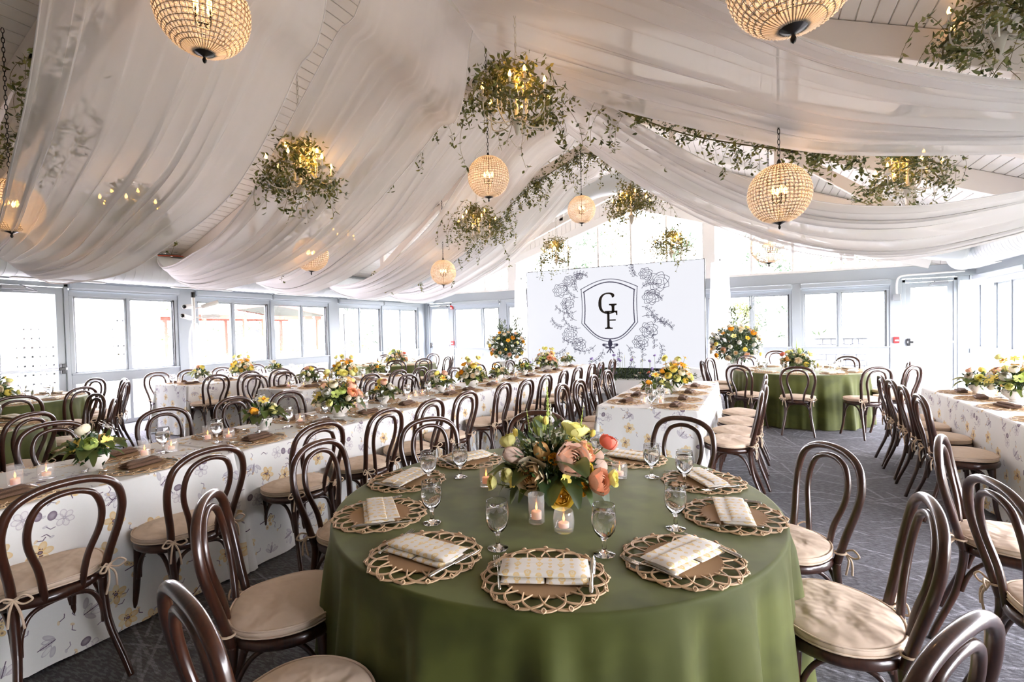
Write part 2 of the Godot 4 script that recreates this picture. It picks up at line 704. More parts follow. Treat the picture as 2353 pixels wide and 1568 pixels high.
func carpet_print() -> ImageTexture:
	var w := 1024
	var px := PackedFloat32Array()
	px.resize(w * w * 3)
	var f := FastNoiseLite.new()
	f.seed = 4
	f.frequency = 0.03
	f.fractal_octaves = 3
	var f2 := FastNoiseLite.new()
	f2.seed = 9
	f2.frequency = 0.35
	f2.fractal_octaves = 2
	var line := PackedFloat32Array()
	line.resize(w * w * 3)
	var r := random(17)
	for k in 46:
		var p := Vector2(r.randf(), r.randf()) * w
		var a: float = [0.35, 0.6, 2.5, 2.75, 1.2, 1.9][k % 6] + r.randf_range(-0.15, 0.15)
		var l := r.randf_range(160, 520)
		var q := p + Vector2.from_angle(a) * l
		stroke(line, w, w, PackedVector2Array([p, p.lerp(q, 0.5) + Vector2(r.randf_range(-8, 8), r.randf_range(-8, 8)), q]), r.randf_range(3.0, 6.5), Color(1, 1, 1), 0.3)
	for y in w:
		for x in w:
			var o := (y * w + x) * 3
			# streaks blend across the tile's seam
			var e := clampf((w - x) / 96.0, 0.0, 1.0)
			var s := f.get_noise_2d(x * 0.9, y * 4.2) * e + f.get_noise_2d((x - w) * 0.9, y * 4.2) * (1.0 - e)
			var fine := f2.get_noise_2d(x, y)
			var base := 0.335 + 0.1 * smoothstep(0.02, 0.16, s + 0.22 * fine)
			var up := clampf(line[o] * 1.5 * (0.55 + 1.1 * smoothstep(-0.2, 0.25, s + fine * 0.6)), 0.0, 1.0)
			var c := base + (0.6 - base) * up * 0.85 + 0.05 * fine
			px[o] = c * 0.985
			px[o + 1] = c * 0.995
			px[o + 2] = c * 1.03
	return to_tex(px, w, w)

# =====================================================================
# the room
func build_floor() -> void:
	var b := MB.new()
	b.box(Vector3((XL + XR) / 2, -0.1, (ZF + ZB) / 2), Vector3(XR - XL + 0.4, 0.2, ZB - ZF + 0.4))
	structure("floor", b, M.carpet)


func build_ceiling() -> void:
	var run := XM - XL
	var len := sqrt(run * run + (RIDGE - EAVE) * (RIDGE - EAVE))
	var zc := (ZF + ZB) / 2
	var deep := ZB - ZF
	var slab := MB.new()
	slab.box(Vector3.ZERO, Vector3(len + 0.9, 0.14, deep + 0.6))
	var sm := slab.mesh()
	var n := 54
	var pitch := len / n
	var bb := MB.new()
	bb.box(Vector3.ZERO, Vector3(pitch - 0.009, 0.022, deep), 0.005)
	var bm := bb.mesh()
	for s in [-1.0, 1.0]:
		var d := Vector3(s * run, EAVE - RIDGE, 0).normalized()
		var y := Vector3.BACK.cross(d)
		var inward := -1.0 if y.y > 0 else 1.0
		var c := structure("ceiling", sm, M.paint)
		c.transform = Transform3D(Basis(d, y, Vector3.BACK), Vector3(XM, RIDGE, zc) + d * (len * 0.5) - y * inward * 0.085)
		for k in n:
			var o := part("board", bm, M.board, c)
			o.position = Vector3(-len * 0.5 + pitch * (k + 0.5), inward * 0.078, 0)


func build_trusses() -> void:
	var rows := [[-2.4, "white roof truss above the near end of the long floral row"], [-5.83, "white roof truss crossing above the middle of the long floral row"], [-9.2, "white roof truss above the green table before the glass exit door"], [-12.3, "white roof truss just in front of the gable wall"]]
	for q in rows:
		var z: float = q[0]
		var t := thing("roof_truss", q[1], "roof truss", Vector3(XM, 0, z))
		for s in [-1.0, 1.0]:
			var b := MB.new()
			b.bar(Vector3(s * 0.02, RIDGE - 0.17, 0), Vector3(s * 6.95, EAVE - 0.12, 0), 0.13, 0.28, Vector3.UP, 0.008)
			part("rafter", b, M.beam, t)
			b = MB.new()
			b.bar(Vector3(0, 4.95, 0), Vector3(s * 5.3, 2.86, 0), 0.1, 0.16, Vector3.UP, 0.008)
			part("lower_chord", b, M.beam, t)
			for k in [1.62, 3.26, 4.98]:
				b = MB.new()
				b.box(Vector3(s * k, (roofline(XM + k) - 0.3 + 4.95 - 0.394 * k) / 2, 0), Vector3(0.11, roofline(XM + k) - 0.3 - 4.95 + 0.394 * k, 0.1), 0.006)
				part("post", b, M.beam, t)
			b = MB.new()
			b.bar(Vector3(s * 3.3, 4.3, 0.02), Vector3(s * 5.0, 2.98, 0.02), 0.09, 0.16, Vector3.UP, 0.006)
			part("strut", b, M.beam, t)
		var kb := MB.new()
		kb.box(Vector3(0, 5.3, 0), Vector3(0.13, 0.8, 0.12), 0.006)
		part("king_post", kb, M.beam, t)


func glaze(o: Node3D, called: String, x0: float, x1: float, y0: float, y1: float, z := -0.05) -> void:
	var b := MB.new()
	b.box(Vector3((x0 + x1) / 2, (y0 + y1) / 2, z), Vector3(x1 - x0, y1 - y0, 0.006))
	part(called, b, M.pane, o)


func window_unit(called: String, at: Vector3, turn: float, length: float, mulls: Array, blind := true) -> void:
	# x runs along the wall, z looks into the room
	var f := MB.new()
	var d := 0.11
	for y in [[0.0, 0.08], [0.76, 0.92], [2.2, 2.3]]:
		f.box(Vector3(length / 2, (y[0] + y[1]) / 2, -d / 2), Vector3(length, y[1] - y[0], d), 0.006)
	f.box(Vector3(length / 2, 0.925, 0.0), Vector3(length, 0.03, 0.05), 0.006)
	var xs := [0.03]
	xs.append_array(mulls)
	xs.append(length - 0.03)
	for k in xs.size():
		var w := 0.06 if (k == 0 or k == xs.size() - 1) else 0.055
		f.box(Vector3(xs[k], 1.15, -d / 2 - 0.002), Vector3(w, 2.3, d - 0.004), 0.005)
	# sliding sashes
	for k in xs.size() - 1:
		var a: float = xs[k] + 0.03
		var b: float = xs[k + 1] - 0.03
		var z := -0.035 if k % 2 == 0 else -0.065
		for y in [0.945, 2.185]:
			f.box(Vector3((a + b) / 2, y, z), Vector3(b - a, 0.035, 0.028), 0.004)
		for x in [a + 0.015, b - 0.015]:
			f.box(Vector3(x, 1.565, z), Vector3(0.032, 1.25, 0.028), 0.004)
	var o := structure(called, f, M.frame)
	o.position = at
	o.rotation.y = turn
	for k in xs.size() - 1:
		var a: float = xs[k] + 0.025
		var b: float = xs[k + 1] - 0.025
		glaze(o, "pane", a, b, 0.93, 2.2)
		glaze(o, "pane", a, b, 0.08, 0.76)
	var g := MB.new()
	g.box(Vector3(length - 0.065, 1.565, -0.02), Vector3(0.02, 1.26, 0.03))
	part("gasket", g, M.gasket, o)
	if blind:
		var c := MB.new()
		c.box(Vector3(length / 2, 2.365, 0.05), Vector3(length + 0.02, 0.115, 0.11), 0.02)
		c.box(Vector3(length / 2, 2.3, 0.035), Vector3(length, 0.03, 0.03), 0.006)
		part("blind_cassette", c, M.frame, o)


func door_unit(called: String, at: Vector3, turn: float, length: float, hinge_side := 1.0) -> void:
	var f := MB.new()
	for x in [0.03, length - 0.03]:
		f.box(Vector3(x, 1.2, -0.06), Vector3(0.06, 2.4, 0.13), 0.006)
	f.box(Vector3(length / 2, 2.375, -0.06), Vector3(length, 0.07, 0.13), 0.006)
	var o := structure(called, f, M.frame)
	o.position = at
	o.rotation.y = turn
	var l := MB.new()
	for x in [0.11, length - 0.11]:
		l.box(Vector3(x, 1.17, -0.04), Vector3(0.1, 2.32, 0.045), 0.005)
	for y in [[0.02, 0.26], [2.22, 2.33]]:
		l.box(Vector3(length / 2, (y[0] + y[1]) / 2, -0.04), Vector3(length - 0.12, y[1] - y[0], 0.046), 0.005)
	part("door_leaf", l, M.frame, o)
	glaze(o, "pane", 0.155, length - 0.155, 0.255, 2.225, -0.04)
	var p := MB.new()
	p.box(Vector3(length / 2, 1.03, 0.05), Vector3(length - 0.14, 0.05, 0.035), 0.008)
	part("push_bar", p, M.grey_metal, o)
	p = MB.new()
	p.box(Vector3(length / 2 - hinge_side * (length / 2 - 0.11), 1.03, 0.02), Vector3(0.06, 0.16, 0.05), 0.008)
	p.box(Vector3(length / 2 - hinge_side * (length / 2 - 0.14), 1.03, 0.055), Vector3(0.09, 0.05, 0.04), 0.008)
	part("latch_case", p, M.black, o)
	p = MB.new()
	p.box(Vector3(length / 2 + hinge_side * 0.18, 2.3, 0.03), Vector3(0.28, 0.06, 0.06), 0.008)
	p.bar(Vector3(length / 2 + hinge_side * 0.2, 2.26, 0.06), Vector3(length / 2 - hinge_side * 0.05, 2.24, 0.16), 0.025, 0.012)
	p.bar(Vector3(length / 2 - hinge_side * 0.05, 2.25, 0.16), Vector3(length / 2 + hinge_side * 0.1, 2.34, 0.02), 0.02, 0.012)
	part("door_closer", p, M.grey_metal, o)


func build_patio_wall() -> void:
	var b := MB.new()
	b.box(Vector3(XL - 0.08, 2.8, (ZF + ZB) / 2), Vector3(0.16, 0.74, ZB - ZF + 0.3))
	b.box(Vector3(XL - 0.08, 1.2, (ZB - 3.0) / 2), Vector3(0.16, 2.46, ZB + 3.0))
	for z in [[-5.7, -6.02], [-7.72, -7.76], [-9.44, -9.76], [-11.48, -11.52], [-13.24, -13.7], [-2.98, -3.04]]:
		b.box(Vector3(XL - 0.06, 1.2, (z[0] + z[1]) / 2), Vector3(0.18, 2.46, absf(z[1] - z[0])), 0.006)
	structure("wall_patio", b, M.frame)
	door_unit("door_1", Vector3(XL, 0, -3.04), PI / 2, 0.98, -1.0)
	window_unit("window_1", Vector3(XL, 0, -4.02), PI / 2, 1.68, [0.85])
	window_unit("window_2", Vector3(XL, 0, -6.02), PI / 2, 1.7, [0.82])
	window_unit("window_3", Vector3(XL, 0, -7.76), PI / 2, 1.68, [0.86])
	window_unit("window_4", Vector3(XL, 0, -9.76), PI / 2, 1.72, [0.83])
	window_unit("window_5", Vector3(XL, 0, -11.52), PI / 2, 1.72, [0.86])


func build_gable_wall() -> void:
	var b := MB.new()
	b.box(Vector3((XL + XR) / 2, 2.56, ZF - 0.08), Vector3(XR - XL + 0.3, 0.26, 0.2), 0.01)
	for x in [[-9.95, -9.8], [-8.86, -8.8], [-7.08, -6.85], [-5.1, -5.0], [-3.1, -3.0], [-1.2, -1.12], [0.8, 0.99], [2.7, 2.92], [3.86, 3.9], [4.06, 4.25]]:
		b.box(Vector3((x[0] + x[1]) / 2, 1.2, ZF - 0.06), Vector3(absf(x[1] - x[0]), 2.46, 0.16), 0.006)
	structure("wall_gable", b, M.frame)
	door_unit("door_2", Vector3(-9.8, 0, ZF), 0.0, 0.94)
	window_unit("window_6", Vector3(-8.8, 0, ZF), 0.0, 1.72, [1.07])
	window_unit("window_7", Vector3(-6.85, 0, ZF), 0.0, 1.75, [0.87])
	window_unit("window_8", Vector3(-5.0, 0, ZF), 0.0, 1.9, [0.95])
	window_unit("window_9", Vector3(-3.0, 0, ZF), 0.0, 1.8, [0.9])
	window_unit("window_10", Vector3(-1.12, 0, ZF), 0.0, 1.92, [1.06])
	window_unit("window_11", Vector3(0.99, 0, ZF), 0.0, 1.71, [0.77])
	door_unit("door_3", Vector3(2.92, 0, ZF), 0.0, 0.94)
	# narrow light beside the door
	var f := MB.new()
	f.box(Vector3(3.98, 0.84, ZF - 0.05), Vector3(0.16, 0.1, 0.1), 0.005)
	f.box(Vector3(3.98, 0.04, ZF - 0.05), Vector3(0.16, 0.08, 0.1), 0.005)
	f.box(Vector3(3.98, 2.38, ZF - 0.05), Vector3(0.16, 0.1, 0.1), 0.005)
	var o := structure("window_12", f, M.frame)
	glaze(o, "pane", 3.9, 4.06, 0.08, 0.8, ZF - 0.05)
	glaze(o, "pane", 3.9, 4.06, 0.88, 2.34, ZF - 0.05)
	# gable glazing under the slope
	var line := func(px: float) -> float: return 4.72 - 0.33 * absf(px - XM)
	var posts := [-8.6, -7.6, -6.63, -5.68, -4.83, -3.94, -3.02, -2.08, -1.04, -0.06, 0.83, 1.8, 2.8]
	var g := MB.new()
	for k in posts.size():
		var px: float = posts[k]
		var w := 0.3 if (k == 2 or k == 8) else 0.055
		var top: float = line.call(px)
		g.box(Vector3(px, (2.69 + top) / 2, ZF - 0.06), Vector3(w, top - 2.69, 0.1 if w < 0.1 else 0.2), 0.005)
	for s in [-1.0, 1.0]:
		g.bar(Vector3(XM, 4.79, ZF - 0.03), Vector3(XM + s * 6.3, 4.79 - 0.33 * 6.3, ZF - 0.03), 0.16, 0.2, Vector3.UP, 0.008)
	g.box(Vector3(XM, 2.72, ZF - 0.04), Vector3(12.4, 0.06, 0.1), 0.006)
	var gw := structure("window_13", g, M.paint)
	for k in posts.size() - 1:
		var a: float = posts[k]
		var c: float = posts[k + 1]
		var poly := PackedVector2Array([Vector2(a, 2.7), Vector2(c, 2.7), Vector2(c, line.call(c))])
		if a < XM and c > XM:
			poly.append(Vector2(XM, 4.72))
		poly.append(Vector2(a, line.call(a)))
		var p := MB.new()
		p.prism(poly, ZF - 0.065, ZF - 0.059)
		part("pane", p, M.pane, gw)
	# upright boards between the glazing and the roof
	var back := MB.new()
	for s in [-1.0, 1.0]:
		var poly := [Vector2(XM, 4.8), Vector2(XM + s * 6.3, 2.68), Vector2(XM + s * 7.2, 2.68), Vector2(XM + s * 7.2, 3.05), Vector2(XM, RIDGE + 0.08)]
		if s < 0:
			poly.reverse()
		back.prism(PackedVector2Array(poly), ZF - 0.2, ZF - 0.03)
	var wall := structure("wall_gable_boarding", back, M.paint)
	var n := 100
	var step := (XR - XL) / n
	for k in n:
		var x0 := XL + step * k + 0.004
		var x1 := XL + step * (k + 1) - 0.004
		var lo0 := maxf(2.69, 4.84 - 0.33 * absf(x0 - XM))
		var lo1 := maxf(2.69, 4.84 - 0.33 * absf(x1 - XM))
		var p := MB.new()
		p.prism(PackedVector2Array([Vector2(x0, lo0), Vector2(x1, lo1), Vector2(x1, roofline(x1) + 0.02), Vector2(x0, roofline(x0) + 0.02)]), ZF - 0.03, ZF - 0.008)
		part("board", p, M.board, wall)


func build_side_wall() -> void:
	var b := MB.new()
	b.box(Vector3(XR + 0.08, 2.8, (ZF + ZB) / 2), Vector3(0.16, 0.74, ZB - ZF + 0.3))
	b.box(Vector3(XR + 0.08, 1.2, 2.4), Vector3(0.16, 2.46, 3.6))
	var z := -13.45
	var k := 14
	while z < -1.0:
		window_unit("window_%d" % k, Vector3(XR, 0, z), -PI / 2, 2.2, [0.72, 1.44], true)
		z += 2.2
		b.box(Vector3(XR + 0.06, 1.2, z + 0.07), Vector3(0.18, 2.46, 0.14), 0.006)
		z += 0.14
		k += 1
	structure("wall_side", b, M.frame)


func build_back_wall() -> void:
	var b := MB.new()
	b.prism(PackedVector2Array([Vector2(XL - 0.2, -0.1), Vector2(XR + 0.2, -0.1), Vector2(XR + 0.2, EAVE), Vector2(XM, RIDGE + 0.1), Vector2(XL - 0.2, EAVE)]), ZB, ZB + 0.2)
	structure("wall_entrance", b, M.tan_wall)


func build_ducts() -> void:
	var prof := PackedVector2Array()
	var l := 16.5
	for k in 124:
		var y := l * k / 124.0
		prof.append_array(PackedVector2Array([Vector2(0.268, y), Vector2(0.268, y + 0.12), Vector2(0.2725, y + 0.124), Vector2(0.2725, y + 0.13)]))
	var caps := PackedVector2Array([Vector2(0.001, 0)])
	caps.append_array(prof)
	caps.append(Vector2(0.001, l))
	var d := MB.new()
	d.lathe(caps, 28)
	var o := thing("air_duct", "long round white air duct running under the eave above the patio windows", "air duct", Vector3(-9.62, 2.69, 3.0))
	var m := part("pipe", d, M.duct, o)
	m.rotation.x = -PI / 2
	for k in 7:
		var b := MB.new()
		b.box(Vector3(0.0, -0.275, -2.4 - k * 2.2), Vector3(0.1, 0.016, 1.15), 0.004)
		part("slot_diffuser", b, M.white, o)
	d = MB.new()
	d.lathe(caps, 28)
	o = thing("air_duct", "round white air duct along the side windows above the panic exit door", "air duct", Vector3(3.83, 2.79, 3.3))
	m = part("pipe", d, M.duct, o)
	m.rotation.x = -PI / 2
	for k in 7:
		var b := MB.new()
		b.box(Vector3(0.06, -0.272, -2.4 - k * 2.2), Vector3(0.1, 0.016, 1.15), 0.004)
		part("slot_diffuser", b, M.white, o)
	# crossing duct under the roof near the gable
	d = MB.new()
	var path := curve([Vector3(-9.3, 2.72, -11.9), Vector3(-8.6, 2.85, -11.9), Vector3(-7.6, 3.35, -11.9), Vector3(-4.2, 4.72, -11.9), Vector3(-2.9, 4.95, -11.9), Vector3(-1.6, 4.72, -11.9), Vector3(1.9, 3.4, -11.9), Vector3(2.8, 2.95, -11.9), Vector3(3.5, 2.8, -11.9)], 8)
	d.tube(path, 0.24, 20)
	part("pipe", d, M.duct, thing("air_duct", "white air duct crossing under the roof behind the leafy garlands", "air duct"))

# =====================================================================
# what the windows look out on
func leafy(count: int, from: int, where: Callable, length: float, width: float) -> MB:
	var r := random(from)
	var b := MB.new()
	for k in count:
		var p: Vector3 = where.call(r)
		var d := Vector3(r.randf_range(-1, 1), r.randf_range(-0.7, 0.9), r.randf_range(-1, 1)).normalized()
		var s := d.cross(Vector3(r.randf_range(-1, 1), 1.3, r.randf_range(-1, 1))).normalized()
		b.leaf(p, d, s, length * r.randf_range(0.7, 1.3), width * r.randf_range(0.7, 1.3))
	return b


func bare_tree(h: float, spread: float, from: int) -> Array:
	# trunk mesh and fine branch tips
	var r := random(from)
	var b := MB.new()
	var tips := []
	var trunk := curve([Vector3.ZERO, Vector3(r.randf_range(-0.2, 0.2), h * 0.35, r.randf_range(-0.2, 0.2)), Vector3(r.randf_range(-0.4, 0.4), h * 0.7, 0), Vector3(r.randf_range(-0.5, 0.5), h, 0)], 4)
	var rr := PackedFloat32Array()
	for k in trunk.size():
		rr.append(lerpf(0.2, 0.03, float(k) / trunk.size()) * h / 9.0)
	b.tube(trunk, rr, 7)
	for k in 26:
		var i := r.randi_range(3, trunk.size() - 1)
		var a := r.randf() * TAU
		var l := spread * r.randf_range(0.5, 1.0) * (1.1 - 0.5 * i / trunk.size())
		var p0 := trunk[i]
		var p1 := p0 + Vector3(cos(a) * l * 0.5, l * r.randf_range(0.15, 0.4), sin(a) * l * 0.5)
		var p2 := p0 + Vector3(cos(a) * l, l * r.randf_range(0.3, 0.8), sin(a) * l)
		b.tube(PackedVector3Array([p0, p1, p2]), PackedFloat32Array([0.05, 0.03, 0.008]), 4)
		tips.append_array([p1, p1.lerp(p2, 0.5), p2])
		for q in 3:
			var p3 := p1.lerp(p2, r.randf()) + Vector3(r.randf_range(-1, 1), r.randf_range(0, 1), r.randf_range(-1, 1)) * 0.8
			b.tube(PackedVector3Array([p1.lerp(p2, 0.4), p3]), PackedFloat32Array([0.018, 0.005]), 3)
			tips.append(p3)
	return [b, tips]


func tree(called: String, label: String, at: Vector3, h: float, spread: float, from: int, leaf: String, count: int, group := "trees beyond the glass") -> void:
	var o := thing(called, label, "tree", at, 0.0, group)
	var made := bare_tree(h, spread, from)
	part("trunk", made[0], M.bark, o)
	var tips: Array = made[1]
	var where := func(r): return tips[r.randi_range(0, tips.size() - 1)] + Vector3(r.randf_range(-0.6, 0.6), r.randf_range(-0.5, 0.5), r.randf_range(-0.6, 0.6))
	var f := part("foliage", leafy(count, from + 7, where, 0.2, 0.09), M[leaf], o)
	f.set_meta("kind", "stuff")


func pine(label: String, at: Vector3, h: float, from: int) -> void:
	var o := thing("pine_tree", label, "tree", at, 0.0, "pine trees beyond the glass")
	var r := random(from)
	var t := MB.new()
	t.tube(PackedVector3Array([Vector3.ZERO, Vector3(0.05, h * 0.5, 0), Vector3(0, h, 0)]), PackedFloat32Array([0.18, 0.12, 0.02]), 7)
	var spots := []
	for k in 34:
		var y := h * (0.1 + 0.88 * k / 34.0)
		var a := r.randf() * TAU
		var l := (h - y) * 0.3 + 0.4
		var e := Vector3(cos(a) * l, y - 0.1 * l, sin(a) * l)
		t.tube(PackedVector3Array([Vector3(0, y, 0), e]), PackedFloat32Array([0.03, 0.008]), 4)
		for q in 12:
			spots.append(Vector3(0, y, 0).lerp(e, r.randf_range(0.25, 1.0)))
	part("trunk", t, M.bark, o)
	var where := func(rr): return spots[rr.randi_range(0, spots.size() - 1)] + Vector3(rr.randf_range(-0.2, 0.2), rr.randf_range(-0.12, 0.1), rr.randf_range(-0.2, 0.2))
	part("foliage", leafy(1100, from + 3, where, 0.34, 0.07), M.pine_leaf, o).set_meta("kind", "stuff")


func hedge(label: String, at: Vector3, size: Vector3, from: int) -> void:
	var o := thing("hedge", label, "hedge", at)
	var core := MB.new()
	core.box(Vector3(0, size.y * 0.47, 0), Vector3(size.x * 0.9, size.y * 0.92, size.z * 0.98), 0.08)
	part("branches", core, M.bark, o)
	var where := func(r): return Vector3(r.randf_range(-0.5, 0.5) * size.x, r.randf_range(0.1, 1.0) * size.y, r.randf_range(-0.5, 0.5) * size.z)
	part("foliage", leafy(int(size.z * 520), from, where, 0.075, 0.045), M.hedge_leaf, o).set_meta("kind", "stuff")


func sash_window(o: Node3D, x: float, y0: float, y1: float, z0: float, z1: float, cols: int, rows: int) -> void:
	# a glazed opening of small panes on a wall that faces +x
	var dy := (y1 - y0) / rows
	var dz := (z1 - z0) / cols
	for i in cols:
		for j in rows:
			var p := MB.new()
			p.box(Vector3(x, y0 + dy * (j + 0.5), z0 + dz * (i + 0.5)), Vector3(0.02, dy - 0.055, absf(dz) - 0.05))
			part("pane", p, M.far_glass, o)
	var f := MB.new()
	for i in cols + 1:
		f.box(Vector3(x + 0.015, (y0 + y1) / 2, z0 + dz * i), Vector3(0.05, y1 - y0 + 0.06, 0.05))
	for j in rows + 1:
		f.box(Vector3(x + 0.015, y0 + dy * j, (z0 + z1) / 2), Vector3(0.05, 0.055, absf(z1 - z0)))
	part("glazing_bars", f, M.render_white, o)


func build_outside() -> void:
	var g := MB.new()
	g.box(Vector3(-3, -0.3, -12), Vector3(110, 0.3, 90))
	structure("ground", g, M.lawn)
	g = MB.new()
	g.box(Vector3(-14.2, -0.14, -5), Vector3(7.6, 0.06, 11))
	structure("path_1", g, M.paving)
	g = MB.new()
	g.box(Vector3(1.5, -0.14, -16.2), Vector3(14, 0.06, 4.6))
	structure("path_2", g, M.paving)
	# white house across the patio
	var o := thing("white_house", "white house with small paned french doors across the patio", "house", Vector3.ZERO)
	g = MB.new()
	g.box(Vector3(-20, 2.4, -3.2), Vector3(6, 5.2, 12.0))
	part("wall", g, M.render_white, o)
	g = MB.new()
	g.bar(Vector3(-16.6, 4.9, -9.5), Vector3(-16.6, 4.9, 3.0), 0.3, 0.2)
	part("eaves_board", g, M.render_white, o)
	sash_window(o, -16.97, 0.1, 1.78, -6.2, -5.72, 3, 7)
	sash_window(o, -16.97, 0.1, 1.78, -6.8, -6.3, 3, 7)
	sash_window(o, -16.97, 1.02, 2.02, -8.4, -7.84, 4, 4)
	for z in [-7.6, -8.66]:
		g = MB.new()
		g.box(Vector3(-16.97, 1.5, z), Vector3(0.05, 1.1, 0.24))
		for k in 14:
			g.box(Vector3(-16.94, 1.0 + k * 0.075, z), Vector3(0.03, 0.03, 0.2))
		part("shutter", g, M.frame, o)
	# open pavilion of red timber
	o = thing("garden_pavilion", "open garden pavilion with red timber posts and a low pitched roof", "pavilion", Vector3(-26, -0.15, -20))
	for q in [[0.0, 3.8], [0.0, 1.5], [0.0, 0.3], [0.0, -3.7], [-3.5, 3.8], [-3.5, 0.3], [-3.5, -3.7]]:
		g = MB.new()
		g.box(Vector3(q[0], 1.3, q[1]), Vector3(0.16, 2.6, 0.16))
		part("post", g, M.red_wood, o)
	for x in [0.0, -3.5]:
		g = MB.new()
		g.box(Vector3(x, 2.68, 0), Vector3(0.14, 0.22, 8.6))
		part("beam", g, M.red_wood, o)
	for s in [-1.0, 1.0]:
		g = MB.new()
		g.bar(Vector3(-1.75, 3.5, s * 0.02), Vector3(-1.75, 2.85, s * 4.6), 4.6, 0.1)
		part("roof", g, M.slate, o)
		for x in [0.55, -4.0]:
			g = MB.new()
			g.bar(Vector3(x, 3.5, 0), Vector3(x, 2.82, s * 4.65), 0.06, 0.2)
			part("bargeboard", g, M.red_wood, o)
	g = MB.new()
	g.box(Vector3(-3.6, 1.0, -2.0), Vector3(0.2, 2.0, 2.6))
	part("rear_wall", g, M.slate, o)
	g = MB.new()
	g.lathe(PackedVector2Array([Vector2(1.35, 0), Vector2(1.3, 0.4), Vector2(0.8, 1.2), Vector2(0.3, 1.75), Vector2(0.001, 1.85)]), 16)
	o = part("garden_tent", g, M.render_white)
	tag(o, "low white tent cover standing inside the open pavilion", "tent")
	o.position = Vector3(-25.4, -0.15, -18.6)
	hedge("clipped yellow green hedge along the patio windows", Vector3(-14, -0.15, -11.2), Vector3(0.8, 1.15, 7.6), 31)
	hedge("short clipped hedge outside the corner window near the exit", Vector3(-13.2, -0.15, -16.4), Vector3(1.3, 0.9, 2.6), 37)
	# beyond the gable wall
	o = thing("topiary", "rounded clipped evergreen bush beyond the gable wall window", "bush", Vector3(-0.65, -0.15, -20))
	g = MB.new()
	g.tube(PackedVector3Array([Vector3.ZERO, Vector3(0, 1.0, 0)]), 0.07, 6)
	part("trunk", g, M.bark, o)
	var egg := func(r):
		var d := Vector3(r.randf_range(-1, 1), r.randf_range(-1, 1), r.randf_range(-1, 1)).normalized()
		return Vector3(0, 1.5, 0) + d * Vector3(0.78, 1.05, 0.78) * r.randf_range(0.85, 1.0)
	part("foliage", leafy(2600, 51, egg, 0.11, 0.06), M.hedge_leaf, o).set_meta("kind", "stuff")
	# dry stone wall, its stones built one by one
	var r := random(77)
	o = thing("stone_wall", "low grey dry stone wall with a flat coping beyond the exit door", "wall", Vector3(2.6, -0.15, -20))
	g = MB.new()
	g.box(Vector3(0, 0.55, 0), Vector3(1.5, 1.1, 0.3))
	part("core", g, M.slate, o)
	for j in 6:
		var x := -0.78
		while x < 0.7:
			var w := r.randf_range(0.16, 0.36)
			g = MB.new()
			g.box(Vector3(x + w / 2, 0.1 + j * 0.18, 0.15 + r.randf_range(0, 0.03)), Vector3(w - 0.015, 0.165, 0.16), 0.02)
			part("stone", g, M.slate, o)
			x += w
	g = MB.new()
	g.box(Vector3(0, 1.16, 0.05), Vector3(1.75, 0.08, 0.6), 0.015)
	part("coping_slab", g, M.slate, o)
	o = thing("garden_railing", "white garden railing behind the rounded bush", "railing", Vector3(0.4, -0.15, -19.4))
	g = MB.new()
	g.box(Vector3(0, 0.98, 0), Vector3(2.6, 0.07, 0.07))
	g.box(Vector3(0, 0.25, 0), Vector3(2.6, 0.06, 0.06))
	part("rail", g, M.render_white, o)
	for k in 14:
		g = MB.new()
		g.box(Vector3(-1.25 + k * 0.19, 0.6, 0), Vector3(0.05, 0.7, 0.04))
		part("baluster", g, M.render_white, o)
	var spots := [[1.0, -33.0], [4.0, -27.5], [6.4, -33.5], [9.0, -28.0], [-5.6, -33.0], [-13.0, -29.0], [-19.0, -33.0], [-25.5, -30.0], [14.0, -12.0], [13.5, -5.0], [14.5, -19.0], [-9.0, -34.0]]
	for k in spots.size():
		tree("bare_tree", "bare grey spring tree standing beyond the glass walls", Vector3(spots[k][0], -0.15, spots[k][1]), 8.5 + (k * 37 % 5), 2.5, 100 + k * 11, ["bud_leaf", "tree_leaf"][k % 2], 800)
	var pines := [[-3.2, -25.5], [0.6, -25.0], [-8.0, -26.5], [-22.5, -24.5]]
	for k in pines.size():
		pine("green pine tree standing beyond the gable windows", Vector3(pines[k][0], -0.15, pines[k][1]), 6.5 + k % 3, 300 + k * 5)
	for k in 3:
		tree("patio_shrub", "leafy shrub growing behind the garden pavilion", Vector3(-33 - k, -0.15, -14 - k * 5.5), 4.2, 2.0, 500 + k * 9, "tree_leaf", 1500, "shrubs behind the pavilion")

# =====================================================================
# hanging things
const HANG_U := [0.0, 0.02, 0.08, 0.2, 0.36, 0.5, 0.63, 0.77, 0.89, 1.0]


func hang_at(ys: Array, u: float) -> float:
	var k := 0
	while k < 8 and u > HANG_U[k + 1]:
		k += 1
	var a: float = HANG_U[k]
	var b: float = HANG_U[k + 1]
	var p: float = HANG_U[maxi(k - 1, 0)]
	var q: float = HANG_U[mini(k + 2, 9)]
	return cubic_interpolate_in_time(ys[k], ys[k + 1], ys[maxi(k - 1, 0)], ys[mini(k + 2, 9)], (u - a) / (b - a), b - a, p - a, q - a)


